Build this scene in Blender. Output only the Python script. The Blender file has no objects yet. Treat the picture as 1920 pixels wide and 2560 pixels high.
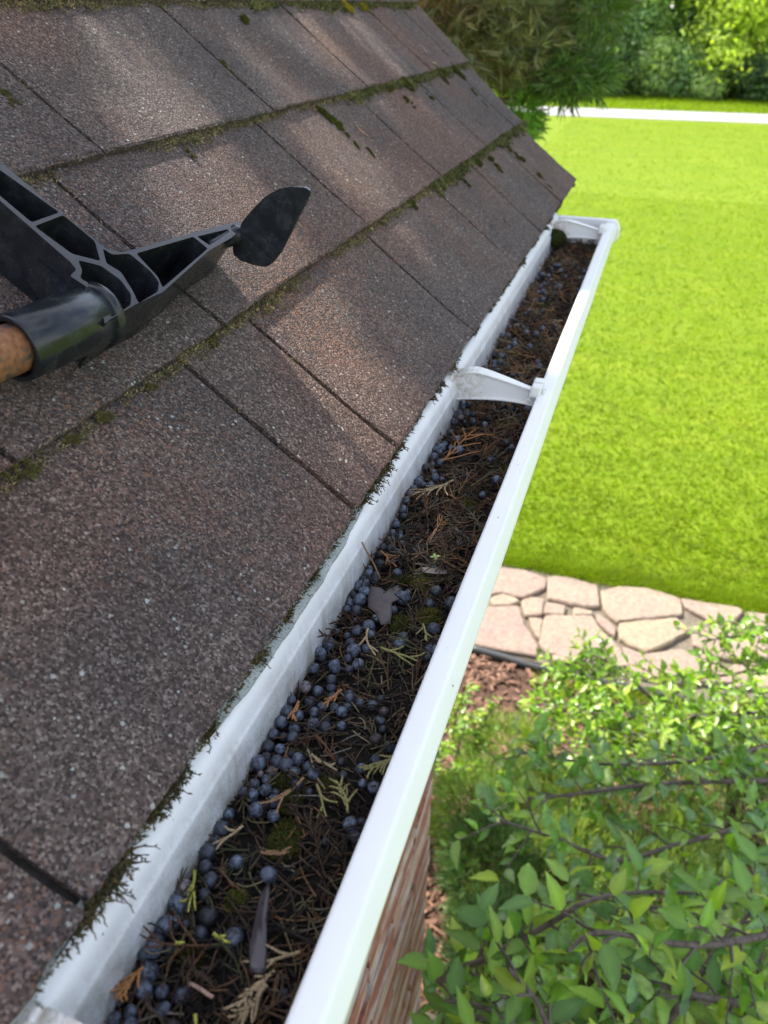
import bpy, bmesh, math, random
import numpy as np
from mathutils import Vector, Matrix, noise
R_ = math.radians
random.seed(7)
rng = np.random.default_rng(7)
scene = bpy.context.scene
COL = scene.collection

# ------------------------------------------------------------------ camera
CAM_H = 3.0
PITCH, YAW = R_(33.400), R_(18.596)
cam_d = bpy.data.cameras.new('camera')
cam_d.sensor_fit = 'VERTICAL'
cam_d.sensor_height = 34.6
cam_d.sensor_width = 25.95
cam_d.lens = 1923.0 / 2560.0 * 34.6
cam_d.clip_start = 0.02
cam_d.clip_end = 2000
cam_d.dof.use_dof = True
cam_d.dof.focus_distance = 0.50
cam_d.dof.aperture_fstop = 11.0
cam = bpy.data.objects.new('camera', cam_d)
COL.objects.link(cam)
cam.location = (0, 0, CAM_H)
cam.rotation_euler = (math.pi / 2 - PITCH, 0, YAW)
scene.camera = cam

# ------------------------------------------------------------------ sky, sun, exposure
SUN_EL = R_(50)
SUN_AZ = (-0.868, 0.497)
SUN = np.array([SUN_AZ[0] * math.cos(SUN_EL), SUN_AZ[1] * math.cos(SUN_EL), math.sin(SUN_EL)])
world = bpy.data.worlds.new('World')
scene.world = world
world.use_nodes = True
wt = world.node_tree
wn, wl = wt.nodes, wt.links
bg = wn['Background']
sky = wn.new('ShaderNodeTexSky')
sky.sky_type = 'NISHITA'
sky.sun_disc = False
sky.sun_elevation = SUN_EL
sky.sun_rotation = math.atan2(SUN_AZ[0], SUN_AZ[1])
sky.dust_density = 1.5
sky.air_density = 1.0
sky.ozone_density = 1.0
tc = wn.new('ShaderNodeTexCoord')
cn = wn.new('ShaderNodeTexNoise')
cn.inputs['Scale'].default_value = 3.2
cn.inputs['Detail'].default_value = 6
cn.inputs['Roughness'].default_value = 0.6
wl.new(tc.outputs['Generated'], cn.inputs['Vector'])
cr = wn.new('ShaderNodeMapRange')
cr.interpolation_type = 'SMOOTHSTEP'
cr.inputs['From Min'].default_value = 0.42
cr.inputs['From Max'].default_value = 0.66
cr.inputs['To Max'].default_value = 0.8
wl.new(cn.outputs['Fac'], cr.inputs['Value'])
cm = wn.new('ShaderNodeMix')
cm.data_type = 'RGBA'
wl.new(cr.outputs['Result'], cm.inputs['Factor'])
wl.new(sky.outputs['Color'], cm.inputs['A'])
cm.inputs['B'].default_value = (10.0, 10.0, 10.2, 1)
wl.new(cm.outputs['Result'], bg.inputs['Color'])
bg.inputs['Strength'].default_value = 0.15

sl = bpy.data.lights.new('sun', 'SUN')
sl.energy = 4.3
sl.angle = R_(0.53)
sl.color = (1.0, 0.94, 0.84)
sun = bpy.data.objects.new('sun', sl)
COL.objects.link(sun)
sun.rotation_euler = Vector(SUN).to_track_quat('Z', 'Y').to_euler()
sun.location = (-6, 4, 12)

scene.view_settings.view_transform = 'Standard'
scene.view_settings.look = 'None'
scene.view_settings.gamma = 1.0
scene.view_settings.use_curve_mapping = False
scene.view_settings.exposure = 1.25
scene.render.engine = 'CYCLES'
scene.cycles.use_denoising = True
scene.cycles.max_bounces = 6
scene.cycles.diffuse_bounces = 3
scene.cycles.glossy_bounces = 3
scene.cycles.transmission_bounces = 3
scene.cycles.sample_clamp_indirect = 6

# ------------------------------------------------------------------ helpers
def tag(o, label=None, cat=None, group=None, kind=None):
    if label: o['label'] = label
    if cat: o['category'] = cat
    if group: o['group'] = group
    if kind: o['kind'] = kind
    return o

def link(name, me, mat=None, parent=None):
    o = bpy.data.objects.new(name, me)
    COL.objects.link(o)
    if mat is not None and me is not None and not me.materials:
        me.materials.append(mat)
    if parent is not None:
        o.parent = parent
        o.matrix_parent_inverse = parent.matrix_basis.inverted()
    return o

def mesh(name, V, F, smooth=False, col=None):
    me = bpy.data.meshes.new(name)
    V = np.asarray(V, dtype=np.float32)
    if isinstance(F, np.ndarray):
        k = F.shape[1]
        me.vertices.add(len(V)); me.vertices.foreach_set('co', V.ravel())
        me.loops.add(F.size); me.loops.foreach_set('vertex_index', F.astype(np.int32).ravel())
        me.polygons.add(len(F))
        me.polygons.foreach_set('loop_start', np.arange(0, F.size, k, dtype=np.int32))
        me.update(calc_edges=True)
    else:
        me.from_pydata([tuple(map(float, v)) for v in V], [], [tuple(int(i) for i in f) for f in F])
        me.update()
    if smooth:
        me.polygons.foreach_set('use_smooth', np.ones(len(me.polygons), dtype=bool))
    if col is not None:
        a = me.color_attributes.new('Col', 'FLOAT_COLOR', 'POINT')
        c = np.ones((len(V), 4), dtype=np.float32); c[:, :3] = col
        a.data.foreach_set('color', c.ravel())
    return me

def empty(name, loc=(0, 0, 0)):
    o = bpy.data.objects.new(name, None)
    COL.objects.link(o)
    o.location = loc
    o.empty_display_size = 0.05
    return o

def bev(o, w=0.001, seg=2, angle=35):
    m = o.modifiers.new('bevel', 'BEVEL'); m.width = w; m.segments = seg
    m.limit_method = 'ANGLE'; m.angle_limit = R_(angle)
    return o

def box_vf(x0, x1, y0, y1, z0, z1):
    V = [(x, y, z) for z in (z0, z1) for y in (y0, y1) for x in (x0, x1)]
    F = [(0, 2, 3, 1), (4, 5, 7, 6), (0, 1, 5, 4), (2, 6, 7, 3), (0, 4, 6, 2), (1, 3, 7, 5)]
    return V, F

def tube(P, Rr, sides=6, cap=True):
    """rings along polyline P (k,3) with radii Rr -> V, F (tri array)"""
    P = np.asarray(P, float); k = len(P)
    Rr = np.broadcast_to(np.asarray(Rr, float), (k,))
    T = np.gradient(P, axis=0); T /= (np.linalg.norm(T, axis=1, keepdims=True) + 1e-12)
    ref = np.array([0.31, 0.22, 0.92])
    if abs(T.mean(0) @ ref) > 0.9 * np.linalg.norm(T.mean(0)): ref = np.array([0.9, -0.3, 0.1])
    A = np.cross(T, ref); A /= (np.linalg.norm(A, axis=1, keepdims=True) + 1e-12)
    B = np.cross(T, A)
    a = np.arange(sides) * 2 * np.pi / sides
    V = P[:, None] + Rr[:, None, None] * (np.cos(a)[None, :, None] * A[:, None] + np.sin(a)[None, :, None] * B[:, None])
    V = V.reshape(-1, 3)
    i = np.arange(k - 1)[:, None] * sides; j = np.arange(sides)[None]; j2 = (j + 1) % sides
    q = np.stack([i + j, i + j2, i + sides + j2, i + sides + j], -1).reshape(-1, 4)
    F = np.concatenate([q[:, [0, 1, 2]], q[:, [0, 2, 3]]])
    if cap:
        V = np.vstack([V, P[:1], P[-1:]])
        c0, c1 = k * sides, k * sides + 1
        jj = np.arange(sides); jn = (jj + 1) % sides
        F = np.concatenate([F, np.stack([np.full(sides, c0), jn, jj], 1),
                            np.stack([np.full(sides, c1), (k - 1) * sides + jj, (k - 1) * sides + jn], 1)])
    return V, F

class Acc:
    """collects many triangle pieces for one mesh"""
    def __init__(s): s.V, s.F, s.C, s.n = [], [], [], 0
    def add(s, V, F, c=(1, 1, 1)):
        s.V.append(V); s.F.append(F + s.n); s.n += len(V)
        s.C.append(np.broadcast_to(np.asarray(c, float), (len(V), 3)))
    def mesh(s, name, smooth=False):
        return mesh(name, np.vstack(s.V), np.vstack(s.F), smooth, np.vstack(s.C))

def vnoise(P, scale, seed=0.0):
    return np.array([noise.noise(Vector((p[0] * scale + seed, p[1] * scale - seed, p[2] * scale + 2 * seed))) for p in P])

def n1(x, s=0.0):
    return noise.noise(Vector((x, s, 0.37 * s)))

def smoothpath(pts, k=8):
    pts = np.asarray(pts, float); n = len(pts); out = []
    for i in range(n - 1):
        p0, p1, p2, p3 = pts[max(i - 1, 0)], pts[i], pts[i + 1], pts[min(i + 2, n - 1)]
        for t in np.linspace(0, 1, k, endpoint=False):
            out.append(0.5 * (2 * p1 + (p2 - p0) * t + (2 * p0 - 5 * p1 + 4 * p2 - p3) * t * t + (3 * p1 - p0 - 3 * p2 + p3) * t ** 3))
    out.append(pts[-1])
    return np.array(out)

# ------------------------------------------------------------------ materials
class NT:
    def __init__(s, name, rough=0.7, spec=0.5):
        s.m = bpy.data.materials.new(name); s.m.use_nodes = True
        s.t = s.m.node_tree; s.n = s.t.nodes; s.l = s.t.links
        s.b = s.n['Principled BSDF']
        s.b.inputs['Roughness'].default_value = rough
        s.b.inputs['Specular IOR Level'].default_value = spec
        s._tc = None
    def tc(s, out='Object', scale=(1, 1, 1), rot=(0, 0, 0)):
        if s._tc is None: s._tc = s.n.new('ShaderNodeTexCoord')
        if scale == (1, 1, 1) and rot == (0, 0, 0): return s._tc.outputs[out]
        m = s.n.new('ShaderNodeMapping'); m.inputs['Scale'].default_value = scale; m.inputs['Rotation'].default_value = rot
        s.l.new(s._tc.outputs[out], m.inputs['Vector']); return m.outputs[0]
    def noise(s, sc, detail=4, rough=0.55, vec=None, dist=0.0):
        x = s.n.new('ShaderNodeTexNoise'); x.inputs['Scale'].default_value = sc
        x.inputs['Detail'].default_value = detail; x.inputs['Roughness'].default_value = rough
        x.inputs['Distortion'].default_value = dist
        s.l.new(vec if vec is not None else s.tc(), x.inputs['Vector']); return x
    def voro(s, sc, vec=None, feature='F1', rand=1.0):
        x = s.n.new('ShaderNodeTexVoronoi'); x.feature = feature
        x.inputs['Scale'].default_value = sc; x.inputs['Randomness'].default_value = rand
        s.l.new(vec if vec is not None else s.tc(), x.inputs['Vector']); return x
    def ramp(s, fac, stops, interp='LINEAR'):
        x = s.n.new('ShaderNodeValToRGB'); x.color_ramp.interpolation = interp
        e = x.color_ramp.elements
        while len(e) < len(stops): e.new(0.5)
        for i, (p, c) in enumerate(stops):
            e[i].position = p; e[i].color = (*c, 1) if len(c) == 3 else c
        s.l.new(fac, x.inputs['Fac']); return x.outputs['Color']
    def rng(s, v, a, b, c=0.0, d=1.0):
        x = s.n.new('ShaderNodeMapRange'); x.inputs[1].default_value = a; x.inputs[2].default_value = b
        x.inputs[3].default_value = c; x.inputs[4].default_value = d
        s.l.new(v, x.inputs[0]); return x.outputs[0]
    def math(s, op, a, b=None):
        x = s.n.new('ShaderNodeMath'); x.operation = op
        for i, v in enumerate((a, b)):
            if v is None: continue
            if isinstance(v, (int, float)): x.inputs[i].default_value = v
            else: s.l.new(v, x.inputs[i])
        return x.outputs[0]
    def mix(s, fac, a, b, blend='MIX'):
        x = s.n.new('ShaderNodeMix'); x.data_type = 'RGBA'; x.blend_type = blend
        for k, v in (('Factor', fac), ('A', a), ('B', b)):
            i = x.inputs[k] if k == 'Factor' else [q for q in x.inputs if q.name == k and q.type == 'RGBA'][0]
            if isinstance(v, (int, float)): i.default_value = v
            elif isinstance(v, tuple): i.default_value = (*v, 1)
            else: s.l.new(v, i)
        return [o for o in x.outputs if o.type == 'RGBA'][0]
    def sep(s, v):
        x = s.n.new('ShaderNodeSeparateXYZ'); s.l.new(v, x.inputs[0]); return x.outputs
    def attr(s, name='Col'):
        x = s.n.new('ShaderNodeAttribute'); x.attribute_name = name; return x.outputs['Color']
    def objrand(s):
        return s.n.new('ShaderNodeObjectInfo').outputs['Random']
    def base(s, c):
        if isinstance(c, tuple): s.b.inputs['Base Color'].default_value = (*c, 1)
        else: s.l.new(c, s.b.inputs['Base Color'])
    def rough(s, c): s.l.new(c, s.b.inputs['Roughness'])
    def bump(s, h, strength=0.5, dist=0.001, prev=None):
        x = s.n.new('ShaderNodeBump'); x.inputs['Strength'].default_value = strength; x.inputs['Distance'].default_value = dist
        s.l.new(h, x.inputs['Height'])
        if prev is not None: s.l.new(prev, x.inputs['Normal'])
        s.l.new(x.outputs[0], s.b.inputs['Normal']); return x.outputs[0]
    def translucent(s, color, fac):
        """leaf: principled mixed with a translucent lobe"""
        t = s.n.new('ShaderNodeBsdfTranslucent'); mx = s.n.new('ShaderNodeMixShader')
        if isinstance(color, tuple): t.inputs[0].default_value = (*color, 1)
        else: s.l.new(color, t.inputs[0])
        mx.inputs[0].default_value = fac
        s.l.new(s.b.outputs[0], mx.inputs[1]); s.l.new(t.outputs[0], mx.inputs[2])
        s.l.new(mx.outputs[0], s.n['Material Output'].inputs[0])

def simple(name, c, rough=0.7, spec=0.4, var=0.25, sc=40):
    m = NT(name, rough, spec); n = m.noise(sc)
    m.base(m.mix(n.outputs['Fac'], tuple(x * (1 - var) for x in c), tuple(min(1, x * (1 + var)) for x in c)))
    return m.m

def m_shingle():
    m = NT('shingle_granules', 0.85, 0.35)
    v = m.voro(820)
    sp = m.n.new('ShaderNodeSeparateColor'); m.l.new(v.outputs['Color'], sp.inputs[0])
    base = m.ramp(sp.outputs[0], [(0, (.026, .0185, .0165)), (.3, (.058, .0405, .0355)), (.62, (.096, .069, .060)), (.86, (.138, .105, .091)), (.97, (.22, .178, .155))])
    rust = m.math('GREATER_THAN', sp.outputs[1], 0.90)
    big = m.noise(7, 4)
    rf = m.math('MULTIPLY', rust, m.rng(big.outputs['Fac'], .40, .62))
    base = m.mix(rf, base, (.24, .115, .062))
    nd = m.noise(900, 2)
    wv = m.n.new('ShaderNodeVectorMath'); wv.operation = 'MULTIPLY_ADD'; wv.inputs[1].default_value = (.0016, .0016, .0016)
    m.l.new(nd.outputs['Color'], wv.inputs[0]); m.l.new(m.tc(), wv.inputs[2])
    v2 = m.voro(330, wv.outputs[0])
    sp2 = m.n.new('ShaderNodeSeparateColor'); m.l.new(v2.outputs['Color'], sp2.inputs[0])
    n2 = m.noise(9, 3)
    pale = m.math('MULTIPLY', m.math('GREATER_THAN', sp2.outputs[0], 0.91), m.math('LESS_THAN', v2.outputs['Distance'], m.rng(sp2.outputs[1], 0, 1, .16, .42)))
    pale = m.math('MULTIPLY', pale, m.rng(n2.outputs['Fac'], .40, .52))
    base = m.mix(m.math('MULTIPLY', pale, m.rng(sp2.outputs[2], 0, 1, .45, 1)), base, (.42, .44, .41))
    st = m.noise(14, 5, .6)
    base = m.mix(m.rng(st.outputs['Fac'], .42, .66, 0, .8), base, m.mix(1.0, base, (.60, .62, .68), 'MULTIPLY'))
    warm = m.noise(5, 2)
    base = m.mix(m.rng(warm.outputs['Fac'], .45, .68, 0, .8), base, m.mix(1.0, base, (1.35, 1.06, .90), 'MULTIPLY'))
    o = m.objrand()
    base = m.mix(1.0, base, m.ramp(o, [(0, (.84, .82, .84)), (.5, (1, 1, 1)), (1, (1.16, 1.06, 1.0))]), 'MULTIPLY')
    m.base(base)
    h1 = m.math('SUBTRACT', 1.0, v.outputs['Distance'])
    h1 = m.math('ADD', h1, m.math('MULTIPLY', sp.outputs[2], 0.9))
    b = m.bump(h1, 0.9, 0.0009)
    return m.m

def m_white(name, tint=(.75, .742, .72), dirt=True, rough=0.34):
    m = NT(name, rough, 0.5)
    base = None
    n = m.noise(30, 5, .6)
    base = m.mix(m.rng(n.outputs['Fac'], .35, .8, 0, .5), tint, tuple(x * .93 for x in tint))
    if dirt:
        z = m.sep(m.tc())
        nz = m.noise(60, 6, .7)
        band = m.rng(z[2], 2.714, 2.674)
        d = m.math('MULTIPLY', band, m.rng(nz.outputs['Fac'], .40, .66))
        inside = m.rng(z[0], -.10, -.135)
        d = m.math('MULTIPLY', m.math('MULTIPLY', d, inside), .95)
        base = m.mix(d, base, (.20, .185, .12))
        sk = m.noise(1.0, 5, .65, m.tc('Object', (30, 120, 14)))
        stk = m.math('MULTIPLY', m.math('MULTIPLY', m.rng(sk.outputs['Fac'], .52, .70), m.rng(z[2], 2.716, 2.69)), inside)
        base = m.mix(m.math('MULTIPLY', stk, .7), base, (.40, .34, .24))
        nm = m.noise(900, 3, .6)
        fine = m.math('MULTIPLY', m.math('MULTIPLY', m.rng(nm.outputs['Fac'], .56, .62), band), inside)
        base = m.mix(m.math('MULTIPLY', fine, .6), base, (.07, .06, .04))
        v = m.voro(95)
        sp = m.math('MULTIPLY', m.math('LESS_THAN', v.outputs['Distance'], m.rng(n.outputs['Fac'], .35, .7, .0, .085)), 1.0)
        sc = m.n.new('ShaderNodeSeparateColor'); m.l.new(v.outputs['Color'], sc.inputs[0])
        sp = m.math('MULTIPLY', sp, m.math('GREATER_THAN', sc.outputs[0], .66))
        base = m.mix(sp, base, (.07, .05, .04))
    m.base(base)
    nb = m.noise(35, 2)
    m.bump(nb.outputs['Fac'], 0.12, 0.004)
    return m.m

def m_bracket():
    m = NT('white_plastic_bracket', .4, .45)
    x = m.sep(m.tc())[0]
    n = m.noise(140, 6, .7); n2 = m.noise(700, 4, .7)
    st = m.math('MULTIPLY', m.rng(x, -.105, -.146), m.rng(n.outputs['Fac'], .42, .60))
    base = m.mix(m.math('MULTIPLY', st, .8), (.71, .695, .665), (.42, .36, .26))
    sp = m.math('MULTIPLY', m.rng(x, -.115, -.14), m.rng(n2.outputs['Fac'], .58, .64))
    m.base(m.mix(sp, base, (.06, .05, .035)))
    return m.m

def m_black_plastic():
    m = NT('black_moulded_plastic', 0.3, 0.34)
    n = m.noise(90, 5, .65)
    m.base(m.mix(m.rng(n.outputs['Fac'], .45, .75), (.011, .012, .015), (.030, .032, .036)))
    s1 = m.noise(600, 3, .7, m.tc('Object', (1, .06, 1), (.4, .3, .7)))
    m.rough(m.math('ADD', m.rng(n.outputs['Fac'], .3, .8, .16, .36), m.rng(s1.outputs['Fac'], .6, .75, 0, .2)))
    m.bump(s1.outputs['Fac'], .08, .0004)
    return m.m

def m_rust():
    m = NT('rusted_tube', .6, .4)
    n = m.noise(55, 5, .6); n2 = m.noise(300, 4, .6)
    rust = m.ramp(n2.outputs['Fac'], [(.25, (.085, .030, .014)), (.5, (.19, .075, .032)), (.75, (.27, .125, .06))])
    f = m.rng(n.outputs['Fac'], .52, .56)
    m.base(m.mix(f, rust, (.045, .05, .05)))
    m.rough(m.rng(f, 0, 1, .8, .4))
    m.bump(n2.outputs['Fac'], .3, .0006)
    return m.m

def m_berry():
    m = NT('juniper_berry_skin', .40, .45)
    rv = m.n.new('ShaderNodeVectorMath'); rv.operation = 'ADD'
    oi = m.n.new('ShaderNodeObjectInfo'); m.l.new(m.tc(), rv.inputs[0]); m.l.new(m.math('MULTIPLY', oi.outputs['Random'], 40.0), rv.inputs[1])
    n = m.noise(1.5, 5, .65, rv.outputs[0]); n2 = m.noise(6.0, 4, .65, rv.outputs[0])
    oi = m.n.new('ShaderNodeObjectInfo')
    bloom = m.math('ADD', m.rng(n.outputs['Fac'], .38, .62, 0, .95), m.rng(n2.outputs['Fac'], .35, .65, -.25, .35))
    bloom = m.math('MULTIPLY', bloom, m.rng(oi.outputs['Random'], 0, 1, .12, 1.1))
    c = m.mix(bloom, (.009, .0095, .013), (.120, .148, .205))
    c = m.mix(1.0, c, oi.outputs['Color'], 'MULTIPLY')
    m.base(c)
    vv = m.voro(1.9, rv.outputs[0], feature='DISTANCE_TO_EDGE')
    b0 = m.bump(m.rng(vv.outputs['Distance'], 0, .12), .35, .0004)
    m.bump(n2.outputs['Fac'], .35, .0006, b0)
    return m.m

def m_attr(name, rough=.8, spec=.3, var=.35, sc=300, trans=0.0, tcol=1.5, objvar=0.0, bumpd=0.0):
    m = NT(name, rough, spec)
    n = m.noise(sc, 3)
    c = m.mix(1.0, m.attr(), m.ramp(n.outputs['Fac'], [(.3, (1 - var,) * 3), (.7, (1 + var,) * 3)]), 'MULTIPLY')
    if objvar:
        c = m.mix(1.0, c, m.ramp(m.objrand(), [(0, (1 - objvar, 1 - objvar, 1 - objvar)), (.6, (1, 1, 1)), (1, (1 + 1.3 * objvar, 1 + objvar * .8, 1 - .5 * objvar))]), 'MULTIPLY')
    m.base(c)
    if bumpd: m.bump(n.outputs['Fac'], .5, bumpd)
    if trans:
        t = m.mix(1.0, c, (tcol * 1.05, tcol * 1.25, tcol * .45), 'MULTIPLY')
        m.translucent(t, trans)
    return m.m

def m_lawn():
    m = NT('lawn_turf', .8, .2)
    n = m.noise(.8, 6, .62, m.tc('Object', (.8, 2.6, 1)))
    n2 = m.noise(48, 5, .75, m.tc('Object', (1, 1.4, 1)))
    c = m.ramp(n.outputs['Fac'], [(.28, (.116, .186, .006)), (.5, (.147, .210, .006)), (.72, (.182, .232, .010))])
    c = m.mix(1.0, c, m.ramp(n2.outputs['Fac'], [(.3, (.90, .92, .88)), (.7, (1.08, 1.07, 1.06))]), 'MULTIPLY')
    m.base(c)
    m.bump(n2.outputs['Fac'], .2, .008)
    return m.m

def m_stone():
    m = NT('pink_flagstone', .8, .3)
    n = m.noise(6, 5, .6); n2 = m.noise(40, 5, .65)
    c = m.ramp(m.objrand(), [(0, (.30, .228, .182)), (.25, (.285, .208, .175)), (.5, (.315, .245, .185)), (.75, (.29, .205, .178)), (1, (.33, .262, .18))])
    c = m.mix(m.rng(n.outputs['Fac'], .35, .7), c, m.mix(1.0, c, (1.12, 1.16, 1.05), 'MULTIPLY'))
    c = m.mix(1.0, c, m.ramp(n2.outputs['Fac'], [(.3, (.72, .70, .69)), (.7, (1.14, 1.13, 1.12))]), 'MULTIPLY')
    m.base(c); m.bump(n2.outputs['Fac'], .7, .012)
    return m.m

def m_brick():
    m = NT('old_whitewashed_brick', .9, .2)
    gp = m.n.new('ShaderNodeNewGeometry'); mp = m.n.new('ShaderNodeMapping'); mp.inputs['Scale'].default_value = (1, .6, 2.2); m.l.new(gp.outputs['Position'], mp.inputs['Vector'])
    n = m.noise(9, 6, .65, mp.outputs[0])
    n2 = m.noise(60, 5, .6, gp.outputs['Position'])
    c = m.ramp(m.objrand(), [(0, (.22, .085, .055)), (.35, (.30, .115, .075)), (.7, (.26, .13, .085)), (1, (.33, .17, .105))])
    c = m.mix(1.0, c, m.ramp(n2.outputs['Fac'], [(.3, (.75, .72, .7)), (.7, (1.2, 1.2, 1.2))]), 'MULTIPLY')
    c = m.mix(m.rng(n.outputs['Fac'], .46, .60, 0, .8), c, (.48, .43, .40))
    m.base(c); m.bump(n2.outputs['Fac'], .6, .004)
    return m.m

def m_ground(name, a, b, sc=30, bd=.02):
    m = NT(name, .9, .2)
    n = m.noise(sc, 6, .7)
    m.base(m.ramp(n.outputs['Fac'], [(.3, a), (.7, b)])); m.bump(n.outputs['Fac'], .8, bd)
    return m.m

def m_starter():
    m = NT('grey_starter_edge', .85, .2)
    v = m.noise(700, 4, .7); n = m.noise(40, 4)
    c = m.mix(m.rng(n.outputs['Fac'], .35, .65), (.36, .38, .36), (.24, .26, .24))
    m.base(m.mix(m.rng(v.outputs['Fac'], .55, .63), c, (.035, .035, .03)))
    m.bump(v.outputs['Fac'], .5, .0008)
    return m.m

def m_bark(name, a, b, sc=(30, 30, 6)):
    m = NT(name, .9, .2)
    n = m.noise(1.0, 5, .65, m.tc('Object', sc))
    m.base(m.ramp(n.outputs['Fac'], [(.3, a), (.7, b)])); m.bump(n.outputs['Fac'], .7, .004)
    return m.m

M = dict(
    shingle=m_shingle(), white=m_white('white_vinyl'), bracket=m_bracket(),
    black=m_black_plastic(), rust=m_rust(), berry=m_berry(), starter=m_starter(),
    litter=m_attr('juniper_litter', .85, .25, .4, 900, bumpd=.0003), moss=m_attr('moss', .95, .1, .35, 500),
    leaf=m_attr('shrub_leaf', .30, .6, .30, 90, trans=.24, tcol=2.2, objvar=.30, bumpd=.003), juniper=m_attr('juniper_foliage', .55, .4, .25, 40, trans=.25, tcol=1.7),
    tree_leaf=m_attr('tree_foliage', .6, .3, .2, 3, trans=.45, tcol=1.9), grass=m_attr('grass_blades', .6, .2, .15, 3, trans=.5, tcol=1.25),
    lawn=m_lawn(), stone=m_stone(), brick=m_brick(),
    mortar=m_ground('pale_mortar', (.40, .36, .32), (.56, .52, .48), 50, .004),
    soil=m_ground('wet_black_compost', (.003, .0025, .002), (.016, .012, .009), 260, .002),
    sand=m_ground('path_joint_grit', (.11, .092, .068), (.23, .195, .145), 45, .008),
    mulch=m_ground('bark_mulch', (.05, .028, .02), (.16, .092, .064), 34, .02),
    road=m_ground('pale_drive', (.31, .30, .31), (.38, .37, .375), 3, .004),
    felt=m_ground('dark_roof_felt', (.015, .013, .012), (.05, .042, .038), 120, .001),
    foundation=m_ground('tan_foundation', (.26, .19, .12), (.44, .35, .25), 18, .006),
    bark=m_bark('grey_brown_bark', (.06, .045, .038), (.17, .135, .12), (60, 60, 60)), jbark=m_bark('juniper_bark', (.10, .055, .035), (.26, .17, .12)),
    edging=simple('dark_edging_plastic', (.05, .052, .055), .45), deadleaf=simple('grey_dead_leaf', (.07, .056, .052), .6, .4, .6, 220),
    shell=simple('translucent_brown_blade', (.035, .026, .028), .3, .5, .4, 160),
    fascia=simple('fascia_paint', (.70, .69, .66), .5), )

# ------------------------------------------------------------------ ground
def sheet(name, x0, x1, y0, y1, z, mat, nx=1, ny=1):
    xs = np.linspace(x0, x1, nx + 1); ys = np.linspace(y0, y1, ny + 1)
    V = [(x, y, z) for y in ys for x in xs]
    F = [(j * (nx + 1) + i, j * (nx + 1) + i + 1, (j + 1) * (nx + 1) + i + 1, (j + 1) * (nx + 1) + i) for j in range(ny) for i in range(nx)]
    return tag(link(name, mesh(name, V, F), mat), kind='structure')

sheet('lawn', -500, 500, -200, 600, 0.0, M['lawn'])
sheet('road', -300, 300, 28.2, 30.7, 0.012, M['road'])
bed = sheet('mulch_bed', -0.9, 2.2, -1.5, 3.14, 0.006, M['mulch'])
path = sheet('stone_path', -2.6, 3.6, 3.155, 3.99, 0.010, M['sand'])

# bark chips lying on the bed
acc = Acc()
for _ in range(5200):
    x, y = rng.uniform(-.85, 1.6), rng.uniform(1.2, 3.1)
    l, w = rng.uniform(.012, .035), rng.uniform(.005, .012)
    a, b, c = rng.uniform(0, 6.28), rng.normal(0, .35), rng.normal(0, .35)
    Rm = np.array(Matrix.Rotation(a, 3, 'Z') @ Matrix.Rotation(b, 3, 'X') @ Matrix.Rotation(c, 3, 'Y'))
    q = np.array([(-l, -w, 0), (l, -w * .7, 0), (l, w, 0), (-l, w * .8, 0), (0, 0, .005)])
    acc.add(q @ Rm.T + np.array([x, y, .014 + rng.uniform(0, .012)]), np.array([(0, 1, 4), (1, 2, 4), (2, 3, 4), (3, 0, 4)]),
            np.array((.19, .105, .07)) * rng.uniform(.4, 1.4))
chips = tag(link('bark_chips', acc.mesh('bark_chips'), M['litter']), 'loose brown bark chips covering the planting bed', 'mulch', kind='stuff')

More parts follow.
